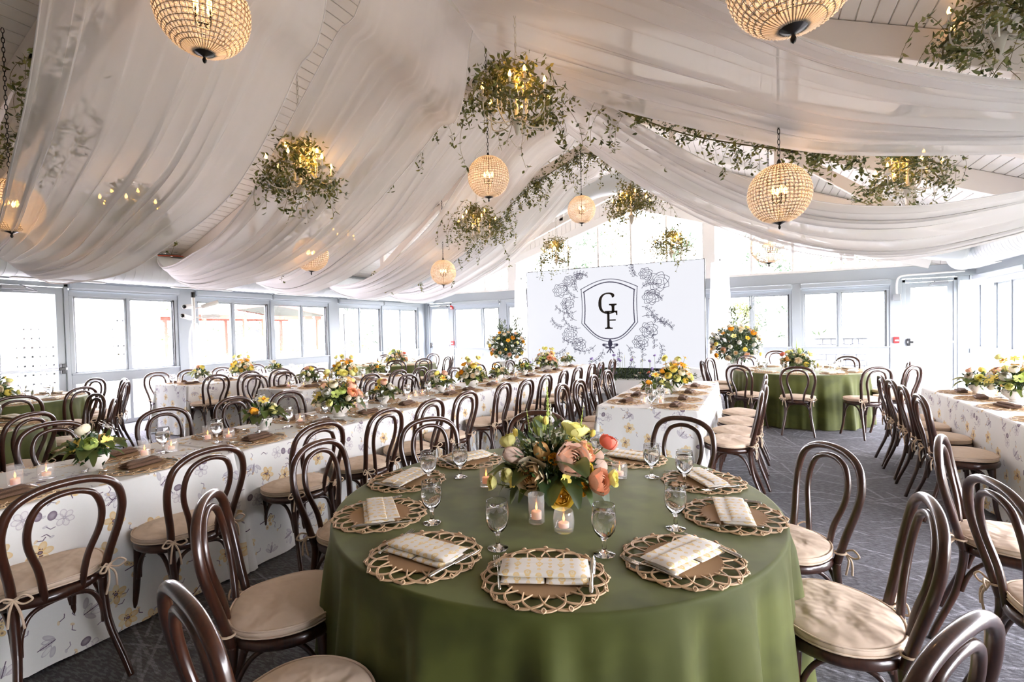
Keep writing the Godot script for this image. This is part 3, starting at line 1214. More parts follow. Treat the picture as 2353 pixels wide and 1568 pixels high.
func drape(side: float, zk: float, low: Array, high: Array, label: String, from: int) -> void:
	var nu := 84
	var nv := 52
	var xk := -9.62 if side < 0 else 3.86
	var yk: float = low[9]
	var r := random(from)
	var ph := r.randf() * TAU
	var p := PackedVector3Array()
	for j in nv:
		var u := pow(float(j) / (nv - 1), 1.25)
		var spread := pow(1.0 - u, 0.7)
		var y0 := hang_at(high, u)
		var y1 := hang_at(low, u)
		for i in nu:
			var v := float(i) / (nu - 1)
			var zr := lerpf(zk + 1.8, zk + 0.1, v)
			var a := v * TAU * 6.0 + ph + 1.6 * sin(v * TAU * 1.7 + ph) + 0.5 * u
			var fold := sin(a) * 0.5 + 0.35 * sin(a * 2.3 + 1.0) + 0.2 * sin(a * 4.1 + u * 3.0)
			var amp := 0.05 * smoothstep(0.0, 0.25, u) * (1.0 - 0.5 * smoothstep(0.8, 1.0, u)) + 0.012
			var w := 0.09 * (v - 0.5)
			var x := lerpf(XM + side * 0.03, xk, u)
			var y := lerpf(y0, y1, smoothstep(0.0, 1.0, v)) + fold * amp + 0.09 * (0.5 - v) * u
			var z := zk + (zr - zk) * spread + w * u + fold * amp * 0.7
			p.append(Vector3(x, y, z))
	var o := thing("sheer_drape", label, "drape", Vector3.ZERO, 0.0, "sheer white drapes swagged from the ridge")
	var b := MB.new()
	b.grid(p, nu, nv)
	part("voile_panel", b, M.voile, o)
	# hems along both long edges
	for i in [0, nu - 1]:
		var e := PackedVector3Array()
		for j in nv:
			e.append(p[j * nu + i])
		b = MB.new()
		b.tube(e, 0.006, 5)
		part("hem", b, M.voile_thick, o)
	# gathered knot at the wall
	b = MB.new()
	var q := PackedVector3Array()
	for j in 9:
		var t := float(j) / 8
		for i in 24:
			var a := TAU * i / 24
			var rr := (0.05 + 0.05 * sin(t * PI) + 0.03 * t) * (1.0 + 0.22 * sin(a * 6 + t * 4))
			q.append(Vector3(xk + side * 0.16 * t - side * 0.02, yk + cos(a) * rr * 1.1 - 0.02 * t, zk + sin(a) * rr))
	b.grid(q, 24, 9, true)
	part("knot", b, M.voile_thick, o)


func build_drapes() -> void:
	var where := ["over the patio door", "over the first patio window", "ending beside the pole spotlights", "over the patio windows beyond the pole spotlights", "ending above the tall column speaker", "ending in the corner by the far exit door"]
	var zk := [-1.0, -3.1, -5.2, -7.0, -9.0, -11.0]
	var steep := [5.05, 4.3, 3.75, 3.0, 2.55, 2.3, 2.26, 2.31, 2.57, 2.88]
	var mid := [5.05, 4.35, 4.0, 3.4, 2.75, 2.45, 2.36, 2.33, 2.5, 2.87]
	var flat := [5.05, 4.9, 4.75, 4.1, 3.25, 2.8, 2.5, 2.36, 2.48, 2.7]
	var lift := [0.0, 0.22, 0.3, 0.36, 0.32, 0.28, 0.26, 0.22, 0.12, 0.0]
	for k in 6:
		var low: Array = [steep, steep, mid, flat, flat, flat][k]
		var high := []
		for q in 10:
			high.append(low[q] + lift[q])
		drape(-1.0, zk[k], low, high, "sheer white ceiling drape " + where[k], 11 + k)
	var wr := ["above the big green table", "in front of the chrome spotlight", "above the floral table facing the flower trough", "above the green table by the glass exit door"]
	var easy := [5.05, 4.95, 4.8, 4.44, 3.97, 3.7, 3.48, 3.25, 3.0, 2.85]
	var easy_up := [5.05, 5.05, 5.0, 4.85, 4.45, 4.1, 3.8, 3.45, 3.1, 2.88]
	var lows := [easy, easy, [5.05, 4.75, 4.4, 3.95, 3.45, 3.07, 2.9, 2.8, 2.8, 2.85], [5.05, 4.7, 4.3, 3.6, 2.85, 2.42, 2.26, 2.4, 2.65, 2.85]]
	var ups := [easy_up, easy_up, [5.05, 5.0, 5.0, 4.65, 4.0, 3.4, 3.05, 2.88, 2.85, 2.87], [5.05, 4.9, 4.65, 4.0, 3.2, 2.72, 2.59, 2.68, 2.82, 2.88]]
	for k in 4:
		drape(1.0, zk[k] + (0.0 if k else 0.0), lows[k], ups[k], "sheer white ceiling drape " + wr[k], 31 + k)


func greenery(path: PackedVector3Array, count: int, rad: float, hang: float, from: int, o: Node3D, size := 1.0, alive := "varied_leaf") -> void:
	var r := random(from)
	var st := MB.new()
	st.tube(path, 0.008, 5)
	var spots := []
	for k in path.size() - 1:
		for q in 14:
			spots.append(path[k].lerp(path[k + 1], r.randf()) + Vector3(r.randfn(0, rad * 0.55), r.randfn(0, rad * 0.5), r.randfn(0, rad * 0.55)))
	var strands := int(count / 46.0)
	for k in strands:
		var i := r.randi_range(0, path.size() - 1)
		var a := r.randf() * TAU
		var l := hang * r.randf_range(0.25, 1.0)
		var p0 := path[i] + Vector3(r.randfn(0, rad * 0.4), 0, r.randfn(0, rad * 0.4))
		var p1 := p0 + Vector3(cos(a) * l * 0.45, l * r.randf_range(-0.1, 0.25), sin(a) * l * 0.45)
		var p2 := p1 + Vector3(cos(a + 0.6) * l * 0.3, -l * 0.45, sin(a + 0.6) * l * 0.3)
		var p3 := p2 + Vector3(cos(a + 2.0) * l * 0.12, -l * 0.4, sin(a + 2.0) * l * 0.12)
		var c := curve([p0, p1, p2, p3], 5)
		st.tube(c, 0.0022, 3)
		for s in range(1, c.size()):
			spots.append(c[s])
			if s % 2:
				spots.append(c[s])
	part("vine", st, M.twig, o)
	var b := MB.new()
	var tones := [Color(0.06, 0.075, 0.022), Color(0.11, 0.13, 0.035), Color(0.16, 0.17, 0.045), Color(0.22, 0.2, 0.055)]
	for k in count:
		var p: Vector3 = spots[r.randi_range(0, spots.size() - 1)] + Vector3(r.randfn(0, 0.018), r.randfn(0, 0.018), r.randfn(0, 0.018)) * size
		var d := Vector3(r.randf_range(-1, 1), r.randf_range(-1.1, 0.5), r.randf_range(-1, 1)).normalized()
		var s := d.cross(Vector3(r.randf_range(-1, 1), 1.0, r.randf_range(-1, 1))).normalized()
		b.tint = tones[r.randi_range(0, 3)] * r.randf_range(0.8, 1.25)
		b.leaf(p, d, s, 0.062 * size * r.randf_range(0.7, 1.25), 0.026 * size * r.randf_range(0.8, 1.3), 0.2)
	part("foliage", b, M[alive], o).set_meta("kind", "stuff")


func build_garlands() -> void:
	var rows := [
		["leafy garland climbing the ceiling above the patio door", [Vector3(-2.95, 4.85, -2.4), Vector3(-4.3, 4.72, -2.4), Vector3(-5.2, 4.45, -2.4), Vector3(-5.75, 4.0, -2.4), Vector3(-6.3, 3.75, -2.4), Vector3(-6.9, 3.5, -2.4), Vector3(-7.6, 3.2, -2.4)], 2600, 0.17, 0.55],
		["leafy garland on the roof truss behind the first crystal globe row", [Vector3(-3.0, 4.9, -5.83), Vector3(-3.6, 4.72, -5.83), Vector3(-4.6, 4.35, -5.83), Vector3(-5.7, 3.85, -5.83), Vector3(-7.2, 3.25, -5.83), Vector3(-8.1, 2.95, -5.83)], 3000, 0.2, 0.6],
		["leafy garland showing grey through the sheer drape by the chrome spotlight", [Vector3(-2.8, 4.9, -5.83), Vector3(-2.0, 4.45, -5.83), Vector3(-1.25, 3.95, -5.83), Vector3(-0.5, 3.55, -5.83), Vector3(0.6, 3.2, -5.83), Vector3(1.3, 3.15, -5.83)], 2200, 0.18, 0.5],
		["leafy garland descending from the ridge toward the patio windows", [Vector3(-2.96, 4.85, -9.2), Vector3(-3.75, 4.5, -9.2), Vector3(-4.6, 4.0, -9.2), Vector3(-6.0, 3.2, -9.2), Vector3(-7.8, 2.75, -9.2)], 3400, 0.19, 0.6],
		["leafy garland descending from the ridge toward the exit door", [Vector3(-2.9, 4.85, -9.2), Vector3(-2.1, 4.5, -9.2), Vector3(-1.2, 4.0, -9.2), Vector3(-0.2, 3.6, -9.2), Vector3(0.6, 3.25, -9.2), Vector3(1.6, 3.05, -9.2), Vector3(2.3, 3.1, -9.2)], 3400, 0.17, 0.5],
	]
	for k in rows.size():
		var o := thing("greenery_garland", rows[k][0], "garland")
		greenery(curve(rows[k][1], 8), rows[k][2], rows[k][3], rows[k][4], 60 + k, o)
	var o := thing("hanging_vine", "thin vine with a few big leaves below the roof truss near the side windows", "vine")
	var c := curve([Vector3(2.3, 3.72, -4.9), Vector3(2.0, 3.62, -5.0), Vector3(1.75, 3.5, -5.05), Vector3(1.62, 3.3, -5.05), Vector3(1.55, 3.16, -5.05)], 6)
	var b := MB.new()
	b.tube(c, 0.003, 4)
	b.tube(PackedVector3Array([c[14], c[14] + Vector3(0.1, -0.14, 0), c[14] + Vector3(0.14, -0.24, 0)]), 0.002, 4)
	part("vine", b, M.twig, o)
	var r := random(3)
	var at := [c[2], c[5], c[8], c[10], c[13], c[18], c[22], c[24], c[24], c[14] + Vector3(0.14, -0.24, 0), c[14] + Vector3(0.11, -0.18, 0)]
	for p in at:
		b = MB.new()
		var d := Vector3(r.randf_range(-0.5, 0.5), -1, r.randf_range(-0.3, 0.3)).normalized()
		b.leaf(p, d, d.cross(Vector3(0.3, 0.2, 1)).normalized(), 0.085, 0.05, 0.1)
		part("leaf", b, M.vine_leaf, o)


func chain_mesh(length: float) -> ArrayMesh:
	var key := "chain%.2f" % length
	if not proto.has(key):
		var b := MB.new()
		var n := int(length / 0.045)
		for k in n:
			var c := PackedVector3Array()
			for i in 10:
				var a := TAU * i / 10
				var s := cos(a) * 0.011
				c.append(Vector3(s if k % 2 else 0.0, 0.02 + k * length / n + sin(a) * 0.027, 0.0 if k % 2 else s))
			b.tube(c, 0.003, 4, true)
		proto[key] = b.mesh()
	return proto[key]


func bulb_mesh() -> ArrayMesh:
	if not proto.has("bulb"):
		var b := MB.new()
		b.lathe(PackedVector2Array([Vector2(0.001, 0), Vector2(0.009, 0.002), Vector2(0.0155, 0.016), Vector2(0.017, 0.028), Vector2(0.012, 0.045), Vector2(0.004, 0.062), Vector2(0.0005, 0.068)]), 10)
		proto["bulb"] = b.mesh()
	return proto["bulb"]


func make_globe() -> Node3D:
	var o := thing("crystal_globe", "", "pendant light", Vector3.ZERO, 0.0, "crystal globe pendants")
	var rad := 0.25
	var cols := 46
	var rows := 20
	var lat := func(j: float) -> float: return deg_to_rad(-62.0 + 136.0 * j / rows)
	var cage := MB.new()
	for j in rows + 1:
		var la: float = lat.call(j)
		var c := PackedVector3Array()
		for i in cols:
			var a := TAU * i / cols
			c.append(Vector3(cos(a) * cos(la), sin(la), sin(a) * cos(la)) * rad)
		cage.tube(c, 0.0022, 4, true)
	for i in cols:
		var a := TAU * (i + 0.5) / cols
		var c := PackedVector3Array()
		for j in range(-4, rows + 1):
			var la: float = maxf(lat.call(j), deg_to_rad(-78))
			c.append(Vector3(cos(a) * cos(la), sin(la), sin(a) * cos(la)) * rad)
		cage.tube(c, 0.002, 3, false, false)
	part("wire_cage", cage, M.cage, o)
	var beads := MB.new()
	for j in rows:
		var la: float = lat.call(j + 0.5)
		var h := rad * deg_to_rad(136.0) / rows * 0.36
		for i in cols:
			var a := TAU * i / cols
			var w := rad * cos(la) * TAU / cols * 0.36
			var nrm := Vector3(cos(a) * cos(la), sin(la), sin(a) * cos(la))
			var e := Vector3(-sin(a), 0, cos(a))
			var up := nrm.cross(e)
			if up.y < 0:
				up = -up
			var c0 := nrm * rad
			var ring := [c0 + e * w, c0 + up * h, c0 - e * w, c0 - up * h]
			for q in 4:
				var p: Vector3 = ring[q]
				var p2: Vector3 = ring[(q + 1) % 4]
				beads.tri(p, p2, c0 + nrm * 0.006)
				beads.tri(p2, p, c0 - nrm * 0.006)
	# long beaded spokes towards the finial
	for i in cols:
		var a := TAU * i / cols
		var c := PackedVector3Array()
		for j in 4:
			var la := deg_to_rad(-63.0 - j * 5.0)
			c.append(Vector3(cos(a) * cos(la), sin(la), sin(a) * cos(la)) * rad)
		beads.tube(c, 0.0035, 5)
	part("crystal_beads", beads, M.crystal, o).set_meta("kind", "stuff")
	var f := MB.new()
	f.lathe(PackedVector2Array([Vector2(0.001, -0.305), Vector2(0.009, -0.298), Vector2(0.012, -0.285), Vector2(0.006, -0.27), Vector2(0.014, -0.262), Vector2(0.03, -0.255), Vector2(0.058, -0.241), Vector2(0.06, -0.236), Vector2(0.001, -0.232)]), 24, 0.04, 8)
	part("finial", f, M.black, o)
	f = MB.new()
	f.lathe(PackedVector2Array([Vector2(0.07, 0.236), Vector2(0.066, 0.246), Vector2(0.02, 0.258), Vector2(0.012, 0.29), Vector2(0.001, 0.3)]), 24)
	part("top_cap", f, M.black, o)
	f = MB.new()
	f.tube(PackedVector3Array([Vector3(0, -0.24, 0), Vector3(0, 0.24, 0)]), 0.004, 6)
	for k in 4:
		var a := TAU * k / 4 + 0.3
		f.tube(curve([Vector3(0, -0.07, 0), Vector3(cos(a) * 0.03, -0.08, sin(a) * 0.03), Vector3(cos(a) * 0.05, -0.05, sin(a) * 0.05), Vector3(cos(a) * 0.05, 0.0, sin(a) * 0.05)], 4), 0.006, 6)
	part("lamp_stem", f, M.black, o)
	for k in 4:
		var a := TAU * k / 4 + 0.3
		part("bulb", bulb_mesh(), M.bulb, o).position = Vector3(cos(a) * 0.05, 0.0, sin(a) * 0.05)
	var l := OmniLight3D.new()
	l.name = "lamp"
	l.light_color = Color(1.0, 0.76, 0.5)
	l.light_energy = GLOBE_E
	l.light_size = 0.05
	l.omni_range = 20.0
	l.omni_attenuation = 2.0
	l.shadow_enabled = true
	l.position = Vector3(0, 0.03, 0)
	o.add_child(l)
	return o


func build_globes() -> void:
	var rows := [
		[-2.89, 3.41, -1.86, "crystal globe pendant under the ridge, closest to the big drape over the first window"],
		[-2.92, 3.38, -5.38, "crystal globe pendant hanging under the largest leafy chandelier"],
		[-2.83, 3.67, -8.76, "crystal globe pendant hanging from the garland in front of the gable glazing"],
		[-6.4, 2.79, -2.17, "crystal globe pendant below the garland above the patio door"],
		[-5.97, 2.69, -5.36, "crystal globe pendant just in front of the long duct, beside a leafy chandelier"],
		[-5.58, 2.67, -8.3, "crystal globe pendant over the green table in the far corner"],
		[0.15, 2.93, -2.32, "big crystal globe pendant hanging over the big green table's aisle edge"],
		[0.2, 2.62, -4.89, "crystal globe pendant half veiled by the drape above the floral table facing the trough"],
		[0.2, 2.66, -8.4, "crystal globe pendant mostly hidden behind the drape near the exit door"],
	]
	for q in rows:
		var o := place("globe", make_globe, q[3], Vector3(q[0], q[1], q[2]), fposmod(q[2] * 3.1, TAU), "crystal globe pendants")
		var top: float = minf(roofline(q[0]) - 0.1, 4.95 if absf(q[0] - XM) < 0.2 else 9.0) - q[1] - 0.29
		var c := part("chain", chain_mesh(snappedf(top + 0.08, 0.05)), M.black, o)
		c.position = Vector3(0, 0.29, 0)


func make_chandelier(from: int) -> Node3D:
	var o := thing("leafy_chandelier", "", "chandelier", Vector3.ZERO, 0.0, "chandeliers wrapped in smilax vine")
	var f := MB.new()
	f.lathe(PackedVector2Array([Vector2(0.001, -0.34), Vector2(0.012, -0.335), Vector2(0.02, -0.31), Vector2(0.05, -0.2), Vector2(0.058, -0.185), Vector2(0.05, -0.17), Vector2(0.02, -0.15), Vector2(0.014, 0.0), Vector2(0.022, 0.02), Vector2(0.014, 0.05), Vector2(0.014, 0.18), Vector2(0.03, 0.2), Vector2(0.022, 0.25), Vector2(0.008, 0.27), Vector2(0.001, 0.28)]), 14)
	part("column", f, M.chalk, o)
	for k in 9:
		var low := k < 6
		var a := TAU * k / 6.0 + 0.25 if low else TAU * (k - 6) / 3.0 + 0.7
		var rr := 0.34 if low else 0.19
		var y := -0.03 if low else 0.1
		var d := Vector3(cos(a), 0, sin(a))
		f = MB.new()
		f.tube(curve([Vector3(0, -0.18, 0) + d * 0.03, d * rr * 0.45 + Vector3(0, -0.24, 0), d * rr * 0.92 + Vector3(0, -0.2 if low else -0.08, 0), d * rr + Vector3(0, y, 0)], 6), 0.0065, 6)

		var arm := part("arm", f, M.chalk, o)
		f = MB.new()
		f.xf = Transform3D(Basis(), d * rr + Vector3(0, y, 0))
		f.lathe(PackedVector2Array([Vector2(0.001, -0.018), Vector2(0.02, -0.016), Vector2(0.042, -0.004), Vector2(0.045, 0.002), Vector2(0.03, 0.004), Vector2(0.001, 0.004)]), 14)
		part("drip_dish", f, M.chalk, arm)
		f = MB.new()
		f.xf = Transform3D(Basis(), d * rr + Vector3(0, y, 0))
		f.lathe(PackedVector2Array([Vector2(0.012, 0.0), Vector2(0.0115, 0.085), Vector2(0.001, 0.086)]), 8)
		part("candle_sleeve", f, M.ceramic, arm)
		part("bulb", bulb_mesh(), M.bulb, arm).position = d * rr + Vector3(0, y + 0.083, 0)
	f = MB.new()
	for k in 4:
		var a := TAU * k / 4 + 0.1
		var d := Vector3(cos(a), 0, sin(a))
		f.tube(curve([Vector3(0, 0.24, 0), d * 0.1 + Vector3(0, 0.25, 0), d * 0.17 + Vector3(0, 0.12, 0), d * 0.17 + Vector3(0, -0.1, 0)], 6), 0.004, 5)
		f.tube(curve([d * 0.3 + Vector3(0, -0.14, 0), d.rotated(Vector3.UP, 0.5) * 0.27 + Vector3(0, -0.36, 0), d.rotated(Vector3.UP, 1.0) * 0.3 + Vector3(0, -0.14, 0)], 6), 0.0025, 4)
	part("scroll_wires", f, M.chalk, o)
	var r := random(from)
	var ring := []
	for k in 9:
		var a := TAU * k / 9.0
		ring.append(Vector3(cos(a) * r.randf_range(0.26, 0.42), r.randf_range(-0.24, 0.14), sin(a) * r.randf_range(0.26, 0.42)))
	for k in 6:
		var a := 2.4 * k
		ring.append(Vector3(cos(a) * 0.14, 0.12 + k * 0.035, sin(a) * 0.14))
	greenery(curve(ring, 6), 1500, 0.15, 0.6, from, o, 1.0)
	var l := OmniLight3D.new()
	l.name = "lamp"
	l.light_color = Color(1.0, 0.74, 0.42)
	l.light_energy = CHAND_E
	l.light_size = 0.1
	l.omni_range = 20.0
	l.omni_attenuation = 2.0
	l.shadow_enabled = true
	l.position = Vector3(0.08, 0.12, 0.06)
	o.add_child(l)
	return o


func build_chandeliers() -> void:
	var rows := [
		[-2.05, 3.72, -4.38, "largest leafy candle chandelier, above the crystal globe under the ridge"],
		[-4.54, 3.34, -3.96, "leafy candle chandelier hanging between the first two patio side drapes"],
		[-4.46, 3.4, -7.74, "leafy candle chandelier above the middle of the long floral row"],
		[-1.95, 3.66, -8.9, "leafy candle chandelier in front of the top of the gable glazing"],
		[-4.34, 3.36, -11.37, "leafy candle chandelier above the upper corner of the screen by the tall urn"],
		[-1.68, 3.36, -11.68, "leafy candle chandelier above the screen beside its white side curtain"],
		[-7.6, 3.37, -7.54, "leafy candle chandelier half hidden behind a drape by the duct side globe"],
		[-7.6, 3.26, -3.79, "candle chandelier whose bulbs glow through the drape over the first window"],
		[1.8, 3.42, -8.1, "candle chandelier whose bulbs glow through the drape before the exit door"],
		[1.8, 3.25, -10.4, "leafy candle chandelier beside the crossing duct above the exit door table"],
		[1.8, 3.97, -5.4, "candle chandelier glowing through the drape above the side windows"],
	]
	for k in rows.size():
		var q = rows[k]
		var which := k % 3
		var o := place("chandelier%d" % which, make_chandelier.bind(70 + which * 5), q[3], Vector3(q[0], q[1], q[2]), 1.3 * k, "chandeliers wrapped in smilax vine")
		var top: float = roofline(q[0]) - 0.1 - q[1] - 0.28
		var c := part("chain", chain_mesh(snappedf(maxf(top, 0.2) + 0.08, 0.05)), M.chalk, o)
		c.position = Vector3(0, 0.28, 0)


func build_wall_fittings() -> void:
	# pole with four white spot heads, its foot wrapped in clear film
	var o := thing("spotlight_pole", "white pole carrying four white tube spotlights beside the patio window", "spotlights", Vector3(-9.55, 0, -5.76))
	var b := MB.new()
	b.tube(PackedVector3Array([Vector3(0, 0, 0), Vector3(0, 2.3, 0)]), 0.03, 10)
	b.lathe(PackedVector2Array([Vector2(0.2, 0), Vector2(0.2, 0.015), Vector2(0.03, 0.03)]), 16)
	part("pole", b, M.white, o)
	b = MB.new()
	b.tube(PackedVector3Array([Vector3(0, 2.24, 0), Vector3(0, 2.34, 0)]), 0.036, 10)
	part("pole_cap", b, M.black, o)
	b = MB.new()
	b.lathe(PackedVector2Array([Vector2(0.1, 0.8), Vector2(0.09, 1.0), Vector2(0.1, 1.3), Vector2(0.08, 1.6), Vector2(0.045, 1.75)]), 18, 0.14, 5)
	part("film_wrap", b, M.clear, o)
	for q in [[Vector3(0.22, -0.02, 0.26), 2.07, 0.2], [Vector3(0.2, 0.04, 0.28), 1.83, 0.14], [Vector3(0.1, 0.12, -0.34), 2.02, 0.16], [Vector3(0.08, 0.03, -0.36), 1.86, 0.1]]:
		var d: Vector3 = q[0].normalized()
		var c := Vector3(0, q[1], 0) + d * 0.16
		b = MB.new()
		b.tube(PackedVector3Array([c - d * 0.02, c + d * 0.28]), 0.043, 14)
		b.tube(PackedVector3Array([Vector3(0, q[1], 0), c]), 0.012, 6)
		var h := part("spotlight", b, M.white, o)
		b = MB.new()
		b.tube(PackedVector3Array([c + d * 0.27, c + d * 0.285]), 0.034, 14)
		part("lens", b, M.black, h)
	# column speaker
	o = thing("column_speaker", "tall narrow grey column speaker on a pole in front of the windows", "speaker", Vector3(-9.55, 0, -9.58))
	b = MB.new()
	b.box(Vector3(0, 1.63, 0), Vector3(0.09, 0.76, 0.1), 0.012)
	part("speaker_box", b, M.grey_metal, o)
	b = MB.new()
	b.tube(PackedVector3Array([Vector3(0, 0.02, 0), Vector3(0, 1.26, 0)]), 0.018, 8)
	part("pole", b, M.grey_metal, o)
	b = MB.new()
	b.lathe(PackedVector2Array([Vector2(0.001, 0), Vector2(0.18, 0), Vector2(0.17, 0.02), Vector2(0.02, 0.035)]), 16)
	part("base", b, M.grey_metal, o)
	# alarm devices
	for q in [[-8.83, 2.27, "red fire alarm strobe above the pull station by the far exit door", 0], [-8.83, 1.1, "red fire alarm pull station by the far corner exit door", 1], [2.81, 1.08, "red fire alarm pull station beside the glass exit door with the grey closer", 1]]:
		o = thing("fire_alarm", q[2], "fire alarm", Vector3(q[0], q[1], ZF + 0.04))
		b = MB.new()
		b.box(Vector3(0, 0, 0), Vector3(0.1, 0.14, 0.05), 0.008)
		part("housing", b, M.red, o)
		b = MB.new()
		b.box(Vector3(0, -0.01 if q[3] else -0.03, 0.03), Vector3(0.07, 0.035, 0.02), 0.004)
		part("handle" if q[3] else "strobe_lens", b, M.white, o)
	o = thing("junction_box", "grey junction box with a bent conduit beside the exit door", "junction box", Vector3(2.81, 2.02, ZF + 0.09))
	b = MB.new()
	b.box(Vector3.ZERO, Vector3(0.13, 0.14, 0.06), 0.006)
	part("box", b, M.grey_metal, o)
	b = MB.new()
	b.tube(curve([Vector3(0, 0.07, 0), Vector3(0.0, 0.3, 0), Vector3(0.03, 0.42, 0), Vector3(0.14, 0.47, 0), Vector3(0.5, 0.48, 0), Vector3(1.15, 0.5, 0)], 6), 0.02, 8)
	part("conduit", b, M.white, o)
	# conduits along the eave
	for k in 3:
		b = MB.new()
		b.tube(PackedVector3Array([Vector3(-9.9, 3.0 + k * 0.06, 2.0), Vector3(-9.9, 3.0 + k * 0.06, -13.0)]), 0.012, 6)
		tag(part("conduit_pipe", b, M.grey_metal), ["lowest", "middle", "highest"][k] + " of three grey conduits running along the eave above the duct", "conduit", "conduits along the eave")
	b = MB.new()
	var hose := []
	for k in 14:
		hose.append(Vector3(-9.82, 2.965 + (0.06 if k == 7 else 0.0) + 0.012 * (k % 2), 0.5 - k * 0.9))
	b.tube(curve(hose, 6), 0.012, 6)
	tag(part("red_hose", b, M.orange_hose), "pale red hose lying along the eave above the duct", "hose")
	b = MB.new()
	b.box(Vector3(-9.86, 3.06, -3.6), Vector3(0.1, 0.16, 0.2), 0.008)
	tag(part("junction_box", b, M.white), "white junction box on the eave beside the patio door globe", "junction box")
	# chrome par can clamped under the truss
	o = thing("chrome_spotlight", "chrome parabolic stage spotlight clamped under the roof truss", "spotlight", Vector3(1.25, 3.4, -5.75))
	o.rotation = Vector3(0.5, 2.4, 0.35)
	b = MB.new()
	b.lathe(PackedVector2Array([Vector2(0.001, 0.17), Vector2(0.03, 0.17), Vector2(0.04, 0.165), Vector2(0.075, 0.12), Vector2(0.095, 0.04), Vector2(0.1, -0.06), Vector2(0.105, -0.062), Vector2(0.105, -0.2), Vector2(0.1, -0.2), Vector2(0.095, -0.06), Vector2(0.001, 0.0)]), 24)
	part("can", b, M.chrome, o)
	b = MB.new()
	b.tube(curve([Vector3(-0.115, -0.05, 0), Vector3(-0.13, 0.1, 0.1), Vector3(0, 0.2, 0.2), Vector3(0.13, 0.1, 0.1), Vector3(0.115, -0.05, 0)], 5), 0.008, 6)
	part("yoke", b, M.grey_metal, o)
	b = MB.new()
	b.lathe(PackedVector2Array([Vector2(0.001, 0.168), Vector2(0.032, 0.172), Vector2(0.03, 0.19), Vector2(0.001, 0.19)]), 16)
	part("cable_gland", b, M.black, o)


# =====================================================================
# the stage end
func build_screen() -> void:
	var x0 := -5.61
	var w := 4.56
	var y0 := 0.47
	var h := 2.58
	var o := thing("led_screen", "large white screen showing a floral crest with the letters G and F", "screen", Vector3(x0, y0, -12.4))
	var b := MB.new()
	b.box(Vector3(w / 2, h / 2, -0.06), Vector3(w + 0.03, h + 0.03, 0.1), 0.005)
	part("housing", b, M.black, o)
	b = MB.new()
	b.quad(Vector3(0, 0, -0.005), Vector3(w, 0, -0.005), Vector3(w, h, -0.005), Vector3(0, h, -0.005), [Vector2(0, 1), Vector2(1, 1), Vector2(1, 0), Vector2(0, 0)])
	var m := mat("screen_face", Color(0.03, 0.03, 0.03), 0.5)
	m.emission_enabled = true
	m.emission_texture = crest(1368, 774)
	m.emission = Color.BLACK
	m.emission_energy_multiplier = SCREEN_E
	part("screen_panel", b, m, o)
	b = MB.new()
	b.box(Vector3(w / 2, -0.25, -0.08), Vector3(w, 0.5, 0.12))
	part("stand_wall", b, M.black, o)
	for q in [["G", Vector3(1.96, 1.19, 0.0), 0.53], ["F", Vector3(2.15, 0.83, 0.0), 0.46]]:
		var t := TextMesh.new()
		var f := SystemFont.new()
		f.font_names = PackedStringArray(["Droid Serif"])
		t.font = f
		t.text = q[0]
		t.font_size = 64
		t.pixel_size = q[2] / 46.0
		t.depth = 0.003
		t.horizontal_alignment = HORIZONTAL_ALIGNMENT_LEFT
		t.vertical_alignment = VERTICAL_ALIGNMENT_BOTTOM
		var l := part("letter", t, M.black, o)
		l.position = q[1]
	var a := AreaLight3D.new()
	a.name = "screen_light"
	a.area_size = Vector2(w, h)
	a.light_energy = 0.25
	a.light_color = Color(0.95, 0.97, 1.0)
	a.shadow_enabled = true
	a.position = Vector3(w / 2, h / 2, 0.04)
	a.rotation.y = PI
	o.add_child(a)
	# white curtains hung at both ends of the screen
	for q in [[-5.86, 0.42, 2.9, "gathered white curtain hanging at the screen's edge by the patio side urn"], [-0.72, 0.5, 3.0, "gathered white curtain hanging at the screen's edge by the exit side urn"]]:
		var c := thing("stage_curtain", q[3], "curtain", Vector3(q[0], 0, -12.5), 0.0, "white curtains beside the screen")
		b = MB.new()
		var p := PackedVector3Array()
		for j in 12:
			var t := j / 11.0
			for i in 60:
				var v := i / 59.0
				var wd: float = q[1] * lerpf(1.25, 0.75, t)
				p.append(Vector3((v - 0.5) * wd, lerpf(0.02, q[2] - 0.12 * absf(v - 0.4), t), 0.05 * sin(v * TAU * 7) * (1.2 - 0.5 * t)))
		b.grid(p, 60, 12)
		part("curtain_cloth", b, M.voile_thick, c)
		b = MB.new()
		b.tube(PackedVector3Array([Vector3(0, 0.0, -0.08), Vector3(0, q[2] + 0.05, -0.08)]), 0.025, 8)
		b.box(Vector3(0, 0.01, -0.08), Vector3(0.4, 0.02, 0.4))
		part("upright", b, M.grey_metal, c)
	o = thing("equipment_box", "pale grey equipment box standing at the foot of the screen", "box", Vector3(-1.18, 0, -11.9))
	b = MB.new()
	b.prism(PackedVector2Array([Vector2(-0.2, 0), Vector2(0.25, 0), Vector2(0.25, 0.5), Vector2(-0.25, 0.55)]), -0.15, 0.15)
	part("casing", b, M.white, o)


